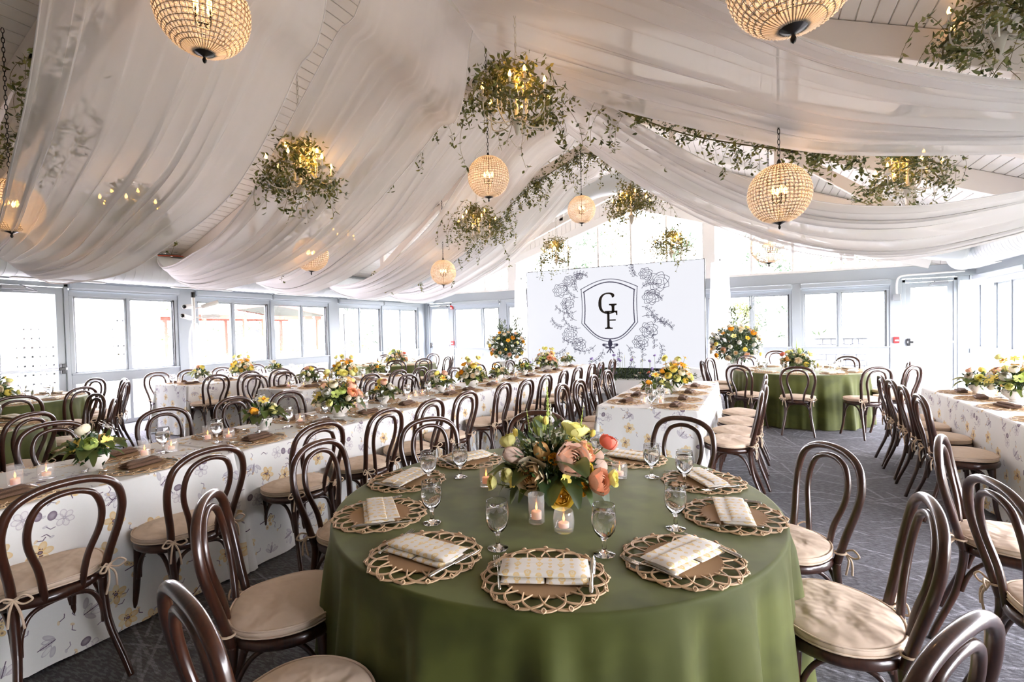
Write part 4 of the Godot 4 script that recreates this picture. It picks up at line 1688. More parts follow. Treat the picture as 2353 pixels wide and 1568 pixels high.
func crest(w: int, h: int) -> ImageTexture:
	var px := PackedFloat32Array()
	px.resize(w * h * 3)
	for i in w * h:
		px[i * 3] = 0.965
		px[i * 3 + 1] = 0.972
		px[i * 3 + 2] = 1.0
	var ink := Color(0.13, 0.12, 0.22)
	var s := w / 4.56
	var at := func(x: float, y: float) -> Vector2: return Vector2((x + 5.61) * s, h - (y - 0.47) * s)
	# shield outline, drawn as two lines
	for k in 2:
		var g := 0.0 if k == 0 else 0.075
		var l := PackedVector2Array()
		for i in 21:
			var t := i / 20.0
			l.append(at.call(lerpf(-4.08 + g, -2.6 - g, t), 2.5 - g + 0.23 * sin(t * PI)))
		for i in 15:
			var t := i / 14.0
			l.append(at.call(-2.61 - g - 0.02 * sin(t * PI), lerpf(2.5 - g, 1.62, t)))
		for i in 16:
			var t := i / 15.0
			l.append(at.call(lerpf(-2.61 - g, -3.31, t), lerpf(1.62, 1.13 + g, 1.0 - pow(1.0 - t, 1.0)) - 0.12 * sin(t * PI)))
		for i in 16:
			var t := 1.0 - i / 15.0
			l.append(at.call(lerpf(-4.06 + g, -3.31, t), lerpf(1.62, 1.13 + g, t) - 0.12 * sin(t * PI)))
		for i in 15:
			var t := 1.0 - i / 14.0
			l.append(at.call(-4.06 + g + 0.02 * sin(t * PI), lerpf(2.5 - g, 1.62, t)))
		l.append(at.call(-4.08 + g, 2.5 - g))
		stroke(px, w, h, l, 3.0 if k == 0 else 4.4, ink, 0.6)
	var r := random(21)
	var bloom := func(c: Vector2, rad: float) -> void:
		for ring in 4:
			var rr := rad * (1.0 - ring * 0.24)
			var n := 7 - ring
			for q in n:
				var a0 := TAU * q / n + ring * 0.5
				var l := PackedVector2Array()
				for i in 9:
					var t := i / 8.0
					var a := a0 + t * TAU / n * 1.1
					l.append(c + Vector2(cos(a), sin(a) * 0.9) * rr * (0.8 + 0.26 * sin(t * PI) + 0.04 * sin(t * 14)))
				stroke(px, w, h, l, 1.5, ink, 0.6)
	var sprig := func(p: Vector2, a: float, len: float) -> void:
		var l := PackedVector2Array()
		for i in 12:
			var t := i / 11.0
			l.append(p + Vector2.from_angle(a + 0.8 * t) * len * t)
		stroke(px, w, h, l, 1.5, ink, 0.6)
		for i in range(2, 12, 2):
			for sd in [-1.0, 1.0]:
				var c := l[i]
				var b: float = a + i * 0.07 + sd * 0.9
				var e := c + Vector2.from_angle(b) * 26
				var n := Vector2.from_angle(b + PI / 2) * 7
				stroke(px, w, h, PackedVector2Array([c, c.lerp(e, 0.5) + n, e, c.lerp(e, 0.5) - n, c]), 1.3, ink, 0.55)
	for q in [[-4.64, 2.51, 0.2], [-4.39, 2.74, 0.16], [-4.44, 2.15, 0.18], [-4.1, 2.85, 0.1], [-2.09, 2.59, 0.25], [-2.28, 2.22, 0.2], [-2.4, 2.8, 0.16], [-4.39, 1.33, 0.2], [-4.14, 1.08, 0.18], [-2.34, 1.42, 0.21], [-2.55, 1.12, 0.19]]:
		bloom.call(at.call(q[0], q[1]), q[2] * s)
	for q in [[-4.15, 2.45, 3.9, 0.4], [-4.15, 2.3, 3.2, 0.5], [-4.2, 1.95, 2.6, 0.6], [-4.2, 1.7, 3.4, 0.6], [-4.1, 1.5, 2.9, 0.55], [-4.0, 1.2, 2.4, 0.6], [-3.7, 1.05, 2.2, 0.6], [-3.5, 0.95, 1.6, 0.5], [-2.5, 2.45, 5.3, 0.4], [-2.45, 2.3, 5.8, 0.45], [-2.5, 2.0, 0.1, 0.5], [-2.5, 1.75, 5.9, 0.6], [-2.5, 1.5, 0.3, 0.6], [-2.7, 1.2, 0.5, 0.6], [-2.9, 1.05, 0.7, 0.6], [-3.1, 0.95, 1.2, 0.5], [-4.3, 2.85, 5.5, 0.4], [-2.6, 2.75, 3.6, 0.35], [-4.55, 1.55, 2.9, 0.4], [-2.15, 1.6, 5.9, 0.4], [-2.1, 1.1, 0.9, 0.5], [-4.5, 1.0, 2.0, 0.45]]:
		sprig.call(at.call(q[0], q[1]), q[2], q[3] * s)
	# lily at the foot of the shield
	for sd in [-1.0, 0.0, 1.0]:
		var l := PackedVector2Array()
		for i in 12:
			var t := i / 11.0
			l.append(at.call(-3.315 + sd * (0.16 * sin(t * PI) + 0.02), 0.98 + 0.22 * t - absf(sd) * 0.14 * t * t))
		for k in 11:
			var t := k / 11.0
			dab(px, w, h, l[k], Vector2(1, 1) * (3.0 + 9.0 * sin(t * PI) * (1.6 if sd == 0.0 else 0.6)), 0, ink, 0.8)
	stroke(px, w, h, PackedVector2Array([at.call(-3.43, 0.98), at.call(-3.2, 0.98)]), 5.0, ink, 0.8)
	for sd in [-1.0, 0.0, 1.0]:
		stroke(px, w, h, PackedVector2Array([at.call(-3.315, 0.97), at.call(-3.315 + sd * 0.09, 0.84)]), 4.0, ink, 0.7)
	return to_tex(px, w, h)

# =====================================================================
# flowers
func petals(b: MB, n: int, turn: float, rad: float, height: float, open: float, width: float, y0: float, tone: Color, wave := 0.06) -> void:
	b.tint = tone
	for q in n:
		var a0 := turn + TAU * q / n
		var p := PackedVector3Array()
		for j in 6:
			var t := j / 5.0
			for i in 5:
				var s := i / 2.0 - 1.0
				var wd := width * PI / n * sqrt(maxf(0.0, sin(PI * (0.12 + 0.8 * t))))
				var a := a0 + s * wd
				var ro := rad * (0.25 + 0.75 * pow(t, 0.8)) + open * t * t * rad
				ro *= 1.0 - 0.1 * s * s + 0.02 * sin(a * 9.0)
				var y := y0 + height * (t - 0.4 * open * t * t) + wave * height * sin(s * 4.0 + q * 2.0) * t - 0.12 * height * s * s * t
				p.append(Vector3(cos(a) * ro, y, -sin(a) * ro))
		b.grid(p, 5, 6)


func cup(b: MB, n: int, turn: float, rho: float, rim: float, wide: float, flare: float, tall: float, tone: Color) -> void:
	# a whorl of rounded petals that cup round a globe of radius rho up to «rim» degrees from its top
	b.tint = tone
	for q in n:
		var a0 := turn + TAU * q / n
		var p := PackedVector3Array()
		for j in 7:
			var t := j / 6.0
			for i in 5:
				var s := i / 2.0 - 1.0
				var th := deg_to_rad(lerpf(150.0, rim, t)) + 0.3 * s * s * t
				var a := a0 + s * wide * PI / n * sqrt(sin(PI * (0.14 + 0.68 * t)))
				var r := rho * (1.0 + flare * t * t * t + 0.035 * (q % 2) + 0.03 * s * s * t)
				p.append(Vector3(sin(th) * cos(a) * r, cos(th) * r * tall + 0.02 * sin(s * 5.0 + q) * t, -sin(th) * sin(a) * r))
		b.grid(p, 5, 7)


func flower_mesh(kind: String) -> ArrayMesh:
	if proto.has(kind):
		return proto[kind]
	var b := MB.new()
	if kind == "rose":
		var l := [[3, 0.2, 16], [4, 0.36, 20], [5, 0.52, 27], [5, 0.68, 37], [6, 0.84, 49], [6, 1.0, 62]]
		for k in 6:
			cup(b, l[k][0], k * 1.15, l[k][1], l[k][2], 1.45, [0.0, 0.0, 0.03, 0.07, 0.13, 0.22][k], 0.95, Color(1, 1, 1).lerp(Color(0.98, 0.7, 0.45), 0.75 * (1.0 - k / 5.0)))
	elif kind == "garden_rose":
		var l := [[5, 0.2, 34], [6, 0.33, 34], [7, 0.46, 36], [7, 0.58, 40], [6, 0.74, 48], [6, 0.9, 60], [6, 1.05, 76]]
		for k in 7:
			cup(b, l[k][0], k * 0.8, l[k][1], l[k][2], 1.4, [0.0, 0.0, 0.0, 0.04, 0.08, 0.16, 0.26][k], 0.85, Color(1, 1, 1).lerp(Color(1.0, 0.6, 0.16), pow(1.0 - k / 6.0, 0.8)))
	elif kind == "ranunculus":
		for k in 6:
			cup(b, [4, 5, 6, 7, 7, 8][k], k * 0.7, 0.3 + 0.14 * k, [14, 20, 26, 33, 41, 52][k], 1.5, 0.0, 0.85, Color(1, 1, 1).lerp(Color(0.8, 0.82, 0.4), 0.6 * (1.0 - k / 5.0)))
	elif kind == "poppy":
		cup(b, 4, 0.2, 1.0, 66, 1.45, 0.28, 0.8, Color(1, 1, 1))
		cup(b, 4, 0.9, 0.8, 52, 1.4, 0.12, 0.85, Color(1, 0.97, 0.82))
		cup(b, 3, 0.4, 0.5, 34, 1.4, 0.0, 0.9, Color(0.95, 0.9, 0.55))
	elif kind == "tulip":
		cup(b, 3, 0.0, 0.78, 13, 1.35, 0.0, 1.45, Color(1, 1, 1))
		cup(b, 3, 1.05, 0.72, 9, 1.3, 0.0, 1.5, Color(1, 0.95, 0.88))
	elif kind == "daffodil":
		petals(b, 6, 0.0, 0.8, 0.25, 0.5, 1.0, 0.0, Color(1, 1, 1), 0.05)
	elif kind == "trumpet":
		b.lathe(PackedVector2Array([Vector2(0.12, 0.05), Vector2(0.22, 0.3), Vector2(0.32, 0.48), Vector2(0.4, 0.5), Vector2(0.28, 0.42), Vector2(0.14, 0.15), Vector2(0.001, 0.1)]), 14, 0.06, 7)
	elif kind == "blossom":
		petals(b, 5, 0.0, 0.8, 0.3, 0.4, 1.1, 0.0, Color(1, 1, 1), 0.03)
	elif kind == "umbel":
		var r := random(8)
		for k in 46:
			var d := Vector3(r.randfn(), absf(r.randfn()) * 0.5, r.randfn()) * 0.42
			b.xf = Transform3D(Basis().rotated(Vector3.UP, r.randf() * TAU).scaled(Vector3.ONE * 0.13), d)
			petals(b, 4, 0, 0.8, 0.25, 0.5, 1.2, 0.0, Color(1, 1, 1), 0.0)
		b.xf = Transform3D.IDENTITY
	elif kind == "spike":
		var r := random(18)
		for k in 30:
			var t := k / 30.0
			var a := k * 2.4
			var s := lerpf(0.13, 0.035, t)
			b.xf = Transform3D(Basis(Vector3(sin(a), 0, cos(a)).normalized(), PI / 2.6).scaled(Vector3.ONE * s), Vector3(sin(a + PI / 2) * 0.07 * (1 - t), t * 2.2 - 0.6, cos(a + PI / 2) * 0.07 * (1 - t)))
			petals(b, 4, r.randf(), 0.8, 0.6, 0.2, 1.2, 0.0, Color(1, 1, 1), 0.0)
		b.xf = Transform3D.IDENTITY
	proto[kind] = b.mesh()
	return proto[kind]


func leaf_mesh(kind: int) -> ArrayMesh:
	# a broad leaf with a folded midrib, one metre long
	var key := "leaf%d" % kind
	if not proto.has(key):
		var b := MB.new()
		var p := PackedVector3Array()
		for j in 10:
			var t := j / 9.0
			var w: float = [0.34, 0.22, 0.15][kind] * pow(sin(PI * clampf(t * 0.93 + 0.04, 0, 1)), 0.75)
			for i in 5:
				var s := i / 2.0 - 1.0
				p.append(Vector3(s * w, 0.22 * sin(t * 2.2) - 0.38 * t * t + absf(s) * w * 0.35 + 0.015 * sin(t * 22 + s * 3), -t))
		b.grid(p, 5, 10)
		proto[key] = b.mesh()
	return proto[key]


func aim(at: Vector3, dir: Vector3, size: float, spin := 0.0) -> Transform3D:
	# the object's y axis along dir
	var y := dir.normalized()
	var x := y.cross(Vector3(0.31, 0.2, 0.93)).normalized()
	var z := x.cross(y)
	return Transform3D(Basis(x, y, z).rotated(y, spin).scaled(Vector3.ONE * size), at)


func bloom(o: Node3D, kind: String, colour: String, at: Vector3, dir: Vector3, size: float, spin := 0.0) -> void:
	var called: String = {"poppy": "poppy", "spike": "flower_spike", "umbel": "white_umbel"}.get(kind, kind)
	var f := part(called, flower_mesh(kind), M[colour], o)
	f.transform = aim(at, dir, size, spin)
	if kind == "daffodil":
		part("trumpet", flower_mesh("trumpet"), M.petal_orange, f)


func fill_leaves(o: Node3D, count: int, centre: Vector3, rad: Vector3, from: int, size: float, tones: Array, called := "foliage") -> void:
	var r := random(from)
	var b := MB.new()
	for k in count:
		var d := Vector3(r.randfn(), r.randfn(), r.randfn()).normalized()
		var p := centre + d * rad * pow(r.randf(), 0.45)
		var dd := (d + Vector3(r.randfn(), r.randfn(), r.randfn()) * 0.5).normalized()
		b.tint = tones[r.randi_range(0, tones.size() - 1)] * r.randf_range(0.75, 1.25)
		b.leaf(p, dd, dd.cross(Vector3(r.randf_range(-1, 1), 1.0, r.randf_range(-1, 1))).normalized(), size * r.randf_range(0.6, 1.4), size * 0.4 * r.randf_range(0.7, 1.3))
	part(called, b, M.varied_leaf, o).set_meta("kind", "stuff")


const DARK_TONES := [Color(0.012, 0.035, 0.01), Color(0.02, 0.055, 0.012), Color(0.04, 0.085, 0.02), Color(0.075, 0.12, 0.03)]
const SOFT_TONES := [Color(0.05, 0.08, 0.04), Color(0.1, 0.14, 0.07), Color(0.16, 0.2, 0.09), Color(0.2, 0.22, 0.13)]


func bowl_mesh(rad: float, h: float) -> ArrayMesh:
	var b := MB.new()
	b.lathe(PackedVector2Array([Vector2(0.001, 0), Vector2(rad * 0.52, 0), Vector2(rad * 0.5, h * 0.1), Vector2(rad * 0.42, h * 0.2), Vector2(rad * 0.62, h * 0.34), Vector2(rad * 0.93, h * 0.65), Vector2(rad, h * 0.98), Vector2(rad * 0.96, h), Vector2(rad * 0.88, h * 0.7), Vector2(rad * 0.5, h * 0.36), Vector2(0.001, h * 0.32)]), 28)
	return b.mesh()


func make_small_arrangement(which: int) -> Node3D:
	var o := thing("flower_bowl", "", "flower arrangement")
	part("bowl", bowl_mesh(0.068, 0.095), M.ceramic, o)
	var r := random(200 + which)
	for k in 15:
		var a := TAU * k / 15.0 + r.randf_range(-0.2, 0.2)
		var d := Vector3(cos(a), r.randf_range(-0.25, 0.35), sin(a)).normalized()
		var l := part("leaf", leaf_mesh(k % 3), M[["leaf_dark", "leaf_mid", "leaf_dark"][k % 3]], o)
		var bs := Basis.looking_at(d, Vector3.UP).scaled(Vector3.ONE * r.randf_range(0.1, 0.16))
		l.transform = Transform3D(bs, Vector3(cos(a) * 0.045, 0.1 + r.randf_range(-0.01, 0.05), sin(a) * 0.045))
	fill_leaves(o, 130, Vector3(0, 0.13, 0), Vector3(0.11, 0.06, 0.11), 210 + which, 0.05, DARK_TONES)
	var sets: Array = [
		[["rose", "petal_cream"], ["ranunculus", "petal_lemon"], ["daffodil", "petal_yellow"], ["tulip", "petal_orange"], ["rose", "petal_blush"], ["umbel", "petal_white"], ["ranunculus", "petal_white"]],
		[["ranunculus", "petal_green"], ["daffodil", "petal_yellow"], ["ranunculus", "petal_cream"], ["umbel", "petal_white"], ["garden_rose", "petal_apricot"], ["umbel", "petal_white"], ["blossom", "petal_yellow"]],
		[["poppy", "petal_lemon"], ["rose", "petal_white"], ["ranunculus", "petal_peach"], ["daffodil", "petal_yellow"], ["umbel", "petal_white"], ["ranunculus", "petal_yellow"], ["tulip", "petal_cream"]],
	][which]
	for k in sets.size():
		var a := TAU * k / sets.size() + which
		var up := k % 3 == 2
		var d := Vector3(cos(a), 1.6 if up else 0.7, sin(a)).normalized()
		var rr := 0.05 if up else 0.085
		var at := Vector3(cos(a) * rr, 0.235 if up else r.randf_range(0.14, 0.18), sin(a) * rr)
		bloom(o, sets[k][0], sets[k][1], at, d, 0.036 if sets[k][0] != "umbel" else 0.05, r.randf() * TAU)
		var s := MB.new()
		s.tube(curve([Vector3(0, 0.08, 0), at * Vector3(0.5, 0.7, 0.5), at - d * 0.01], 4), 0.0022, 4)
		part("stem", s, M.stem, o)
	return o


func make_large_arrangement(which: int) -> Node3D:
	var o := thing("flower_bowl", "", "flower arrangement")
	part("bowl", bowl_mesh(0.1, 0.1), M.ceramic, o)
	var r := random(240 + which)
	for k in 22:
		var a := TAU * k / 22.0 + r.randf_range(-0.2, 0.2)
		var d := Vector3(cos(a), r.randf_range(-0.35, 0.5), sin(a)).normalized()
		var l := part("leaf", leaf_mesh(k % 3), M[["leaf_dark", "leaf_mid", "leaf_light"][k % 3]], o)
		l.transform = Transform3D(Basis.looking_at(d, Vector3.UP).scaled(Vector3.ONE * r.randf_range(0.1, 0.17)), Vector3(cos(a) * 0.09, 0.11 + r.randf_range(-0.01, 0.08), sin(a) * 0.09))
	fill_leaves(o, 300, Vector3(0, 0.16, 0), Vector3(0.17, 0.09, 0.17), 250 + which, 0.05, DARK_TONES)
	fill_leaves(o, 120, Vector3(0, 0.2, 0), Vector3(0.2, 0.11, 0.2), 255 + which, 0.04, SOFT_TONES, "filler_sprigs")
	var kinds := ["rose", "ranunculus", "garden_rose", "tulip", "ranunculus", "umbel", "rose", "blossom"]
	var cols := ["petal_blush", "petal_lemon", "petal_cream", "petal_yellow", "petal_green", "petal_white", "petal_peach", "petal_apricot"] if which == 0 else ["petal_cream", "petal_yellow", "petal_apricot", "petal_lemon", "petal_white", "petal_white", "petal_blush", "petal_orange"]
	for k in 30:
		var y := 1.0 - 0.95 * (k + 0.5) / 30.0
		var a := k * 2.39996
		var s := sqrt(1.0 - y * y * 0.9)
		var d := Vector3(cos(a) * s, y + 0.15, sin(a) * s).normalized()
		var at := Vector3(cos(a) * s * 0.185, 0.12 + 0.19 * y, sin(a) * s * 0.185) * r.randf_range(0.92, 1.08)
		var q := r.randi_range(0, 7)
		bloom(o, kinds[q], cols[(q + k / 3) % 8], at, d, r.randf_range(0.028, 0.043) if kinds[q] != "umbel" else 0.055, r.randf() * TAU)
	for k in 5:
		var a := k * 1.3 + which
		var at := Vector3(cos(a) * 0.12, r.randf_range(0.34, 0.4), sin(a) * 0.12)
		var s := MB.new()
		s.tube(curve([Vector3(0, 0.1, 0), at * Vector3(0.6, 0.6, 0.6), at], 4), 0.0022, 4)
		part("stem", s, M.stem, o)
		bloom(o, ["daffodil", "ranunculus", "poppy"][k % 3], ["petal_yellow", "petal_lemon", "petal_lemon"][k % 3], at, Vector3(cos(a), 1, sin(a)), 0.03, a)
	return o


func make_centrepiece() -> Node3D:
	# the tall arrangement in the middle of a round table
	var o := thing("floral_centrepiece", "", "flower arrangement")
	part("bowl", bowl_mesh(0.12, 0.09), M.ceramic, o)
	var r := random(9)
	for k in 30:
		var a := TAU * k / 30.0 + r.randf_range(-0.15, 0.15)
		var d := Vector3(cos(a), r.randf_range(-0.2, 0.45) if k % 2 else r.randf_range(-0.42, -0.15), sin(a)).normalized()
		var l := part("leaf", leaf_mesh(k % 3), M[["leaf_dark", "leaf_dark", "leaf_mid"][k % 3]], o)
		l.transform = Transform3D(Basis.looking_at(d, Vector3.UP).scaled(Vector3.ONE * r.randf_range(0.13, 0.2)), Vector3(cos(a) * 0.1, 0.07 + r.randf_range(0, 0.06), sin(a) * 0.1))
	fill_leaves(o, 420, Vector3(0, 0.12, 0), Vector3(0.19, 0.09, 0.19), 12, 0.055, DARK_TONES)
	fill_leaves(o, 260, Vector3(0, 0.2, 0), Vector3(0.17, 0.12, 0.17), 14, 0.045, SOFT_TONES, "filler_sprigs")
	var list := [
		["rose", "petal_blush", 0.127, 0.188, 0.089, 0.062], ["garden_rose", "petal_cream", -0.020, 0.126, 0.170, 0.06], ["garden_rose", "petal_yellow", 0.107, 0.055, 0.162, 0.042],
		["rose", "petal_peach", 0.236, 0.100, 0.056, 0.047], ["ranunculus", "petal_coral", 0.241, 0.238, -0.076, 0.04], ["poppy", "petal_lemon", 0.095, 0.289, -0.060, 0.05], ["poppy", "petal_lemon", 0.121, 0.227, -0.027, 0.045],
		["tulip", "petal_green", -0.055, 0.298, -0.010, 0.042], ["ranunculus", "petal_lemon", -0.168, 0.248, 0.089, 0.036], ["poppy", "petal_lemon", -0.198, 0.083, 0.188, 0.028], ["ranunculus", "petal_lemon", -0.129, 0.121, 0.181, 0.03],
		["ranunculus", "petal_yellow", 0.185, 0.148, 0.055, 0.028], ["poppy", "petal_lemon", 0.279, 0.102, -0.005, 0.03], ["tulip", "petal_yellow", -0.134, 0.280, 0.075, 0.017], ["tulip", "petal_yellow", -0.018, 0.329, 0.007, 0.018], ["tulip", "petal_yellow", 0.172, 0.270, -0.069, 0.016],
		["spike", "petal_green", -0.028, 0.39, -0.043, 0.075], ["spike", "petal_green", -0.100, 0.30, 0.008, 0.05], ["spike", "petal_green", 0.116, 0.31, -0.079, 0.05], ["spike", "petal_white", -0.02, 0.31, -0.06, 0.06],
		["umbel", "petal_white", 0.018, 0.246, -0.007, 0.07], ["umbel", "petal_white", -0.15, 0.21, 0.07, 0.06], ["tulip", "petal_blush", -0.118, 0.195, 0.134, 0.045], ["tulip", "petal_apricot", -0.005, 0.21, 0.088, 0.045], ["rose", "petal_peach", 0.159, 0.202, 0.000, 0.04],
		["ranunculus", "petal_orange", 0.168, 0.07, 0.094, 0.03], ["ranunculus", "petal_orange", 0.06, 0.19, 0.11, 0.026], ["rose", "petal_cream", -0.15, 0.15, -0.12, 0.05], ["garden_rose", "petal_apricot", 0.03, 0.15, -0.18, 0.05], ["rose", "petal_blush", 0.17, 0.13, -0.13, 0.05],
		["ranunculus", "petal_yellow", -0.2, 0.1, -0.02, 0.04], ["umbel", "petal_white", 0.1, 0.2, -0.15, 0.06], ["blossom", "petal_yellow", 0.12, 0.12, 0.14, 0.022], ["blossom", "petal_yellow", -0.09, 0.1, 0.2, 0.022],
	]
	for q in list:
		var at := Vector3(q[2], q[3], q[4])
		var d := Vector3(at.x, maxf(0.05, at.y - 0.1) * 0.9, at.z).normalized()
		if at.y > 0.22:
			d = (d + Vector3.UP * 1.2).normalized()
		if q[0] == "spike":
			d = (Vector3.UP + Vector3(at.x, 0, at.z) * 1.2).normalized()
		bloom(o, q[0], q[1], at, d, q[5], at.x * 40.0)
		var s := MB.new()
		s.tube(curve([Vector3(0, 0.07, 0), at * Vector3(0.6, 0.65, 0.6), at - d * 0.01], 4), 0.0026, 5)
		part("stem", s, M.stem, o)
	return o


func build_urns() -> void:
	for q in [[-5.55, -11.0, "tall flower urn on a white pedestal at the patio end of the screen", 1], [-0.35, -10.9, "tall flower urn on a white pedestal at the exit end of the screen", 2]]:
		var o := thing("flower_urn", q[2], "flower arrangement", Vector3(q[0], 0, q[1]))
		var b := MB.new()
		b.box(Vector3(0, 0.02, 0), Vector3(0.34, 0.04, 0.34), 0.006)
		b.box(Vector3(0, 0.36, 0), Vector3(0.28, 0.66, 0.28), 0.008)
		b.box(Vector3(0, 0.7, 0), Vector3(0.34, 0.04, 0.34), 0.006)
		part("pedestal", b, M.white, o)
		b = MB.new()
		b.lathe(PackedVector2Array([Vector2(0.001, 0.72), Vector2(0.09, 0.72), Vector2(0.05, 0.76), Vector2(0.12, 0.86), Vector2(0.13, 0.92), Vector2(0.001, 0.92)]), 20)
		part("urn", b, M.ceramic, o)
		var r := random(400 + q[3])
		fill_leaves(o, 1500, Vector3(0, 1.1, 0), Vector3(0.44, 0.33, 0.44), 410 + q[3], 0.085, [Color(0.02, 0.05, 0.02), Color(0.05, 0.09, 0.04), Color(0.09, 0.13, 0.07), Color(0.14, 0.18, 0.1)])
		var path := MB.new()
		var sprig := MB.new()
		for k in 34:
			var a := r.randf() * TAU
			var e := Vector3(cos(a) * r.randf_range(0.3, 0.62), r.randf_range(0.95, 1.85), sin(a) * r.randf_range(0.3, 0.62))
			if e.y > 1.5:
				e.x *= 0.6
				e.z *= 0.6
			var c := curve([Vector3(0, 0.95, 0), e * Vector3(0.6, 0.8, 0.6) + Vector3(0, 0.2, 0), e], 7)
			path.tube(c, 0.004, 3)
			for s in range(5, c.size()):
				for n in 3:
					var d := Vector3(r.randf_range(-1, 1), r.randf_range(-0.4, 1), r.randf_range(-1, 1)).normalized()
					sprig.tint = [Color(0.06, 0.1, 0.04), Color(0.12, 0.16, 0.08), Color(0.17, 0.2, 0.12)][n]
					sprig.leaf(c[s], d, d.cross(Vector3(0.2, 1, 0.3)).normalized(), 0.075, 0.02)
		part("stem", path, M.stem, o)
		part("leafy_sprigs", sprig, M.varied_leaf, o).set_meta("kind", "stuff")
		var cols := ["petal_white", "petal_cream", "petal_orange", "petal_lemon", "petal_white", "petal_yellow", "petal_blush", "petal_cream", "petal_orange", "petal_white"]
		for k in 66:
			var y := 1.0 - 1.75 * (k + 0.5) / 66.0
			var a := k * 2.39996
			var s := sqrt(maxf(0.05, 1.0 - y * y))
			var d := Vector3(cos(a) * s, y, sin(a) * s)
			bloom(o, ["ranunculus", "rose", "tulip", "garden_rose", "blossom"][k % 5], cols[(k * 7) % 10], Vector3(0, 1.1, 0) + d * Vector3(0.46, 0.37, 0.46) * r.randf_range(0.92, 1.12), d + Vector3.UP * 0.3, r.randf_range(0.034, 0.052), k)


func build_trough() -> void:
	var o := thing("flower_trough", "long white trough packed with green leaves and purple and yellow flowers before the screen", "flower trough", Vector3(-3.4, 0, -11.15))
	var w := 4.3
	var b := MB.new()
	b.box(Vector3(0, 0.16, 0), Vector3(w, 0.32, 0.36), 0.01)
	part("trough_box", b, M.white, o)
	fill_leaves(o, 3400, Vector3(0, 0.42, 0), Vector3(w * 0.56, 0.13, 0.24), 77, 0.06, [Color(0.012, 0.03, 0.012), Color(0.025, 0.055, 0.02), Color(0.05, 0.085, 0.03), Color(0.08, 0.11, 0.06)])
	var r := random(88)
	var cols := ["petal_lilac", "petal_yellow", "petal_lilac", "petal_lemon", "petal_white", "petal_cream", "petal_lilac", "petal_coral"]
	for k in 96:
		var x := (r.randf() - 0.5) * w
		var tall := k % 3 == 0
		var at := Vector3(x, r.randf_range(0.62, 0.88) if tall else r.randf_range(0.4, 0.58), r.randf_range(-0.1, 0.2))
		bloom(o, "spike" if (tall and k % 2) else ["ranunculus", "blossom", "tulip"][k % 3], cols[k % 8], at, Vector3(r.randfn() * 0.3, 1, 0.7 if not tall else 0.1), r.randf_range(0.028, 0.04), k)
		if tall:
			var s := MB.new()
			s.tube(PackedVector3Array([Vector3(x * 0.99, 0.3, 0.05), at]), 0.003, 4)
			part("stem", s, M.stem, o)

# =====================================================================
# chairs, cloths and table ware
func mirror(pts: Array) -> Array:
	var out := pts.duplicate()
	for k in range(pts.size() - 2, -1, -1):
		out.append(Vector3(-pts[k].x, pts[k].y, pts[k].z))
	return out


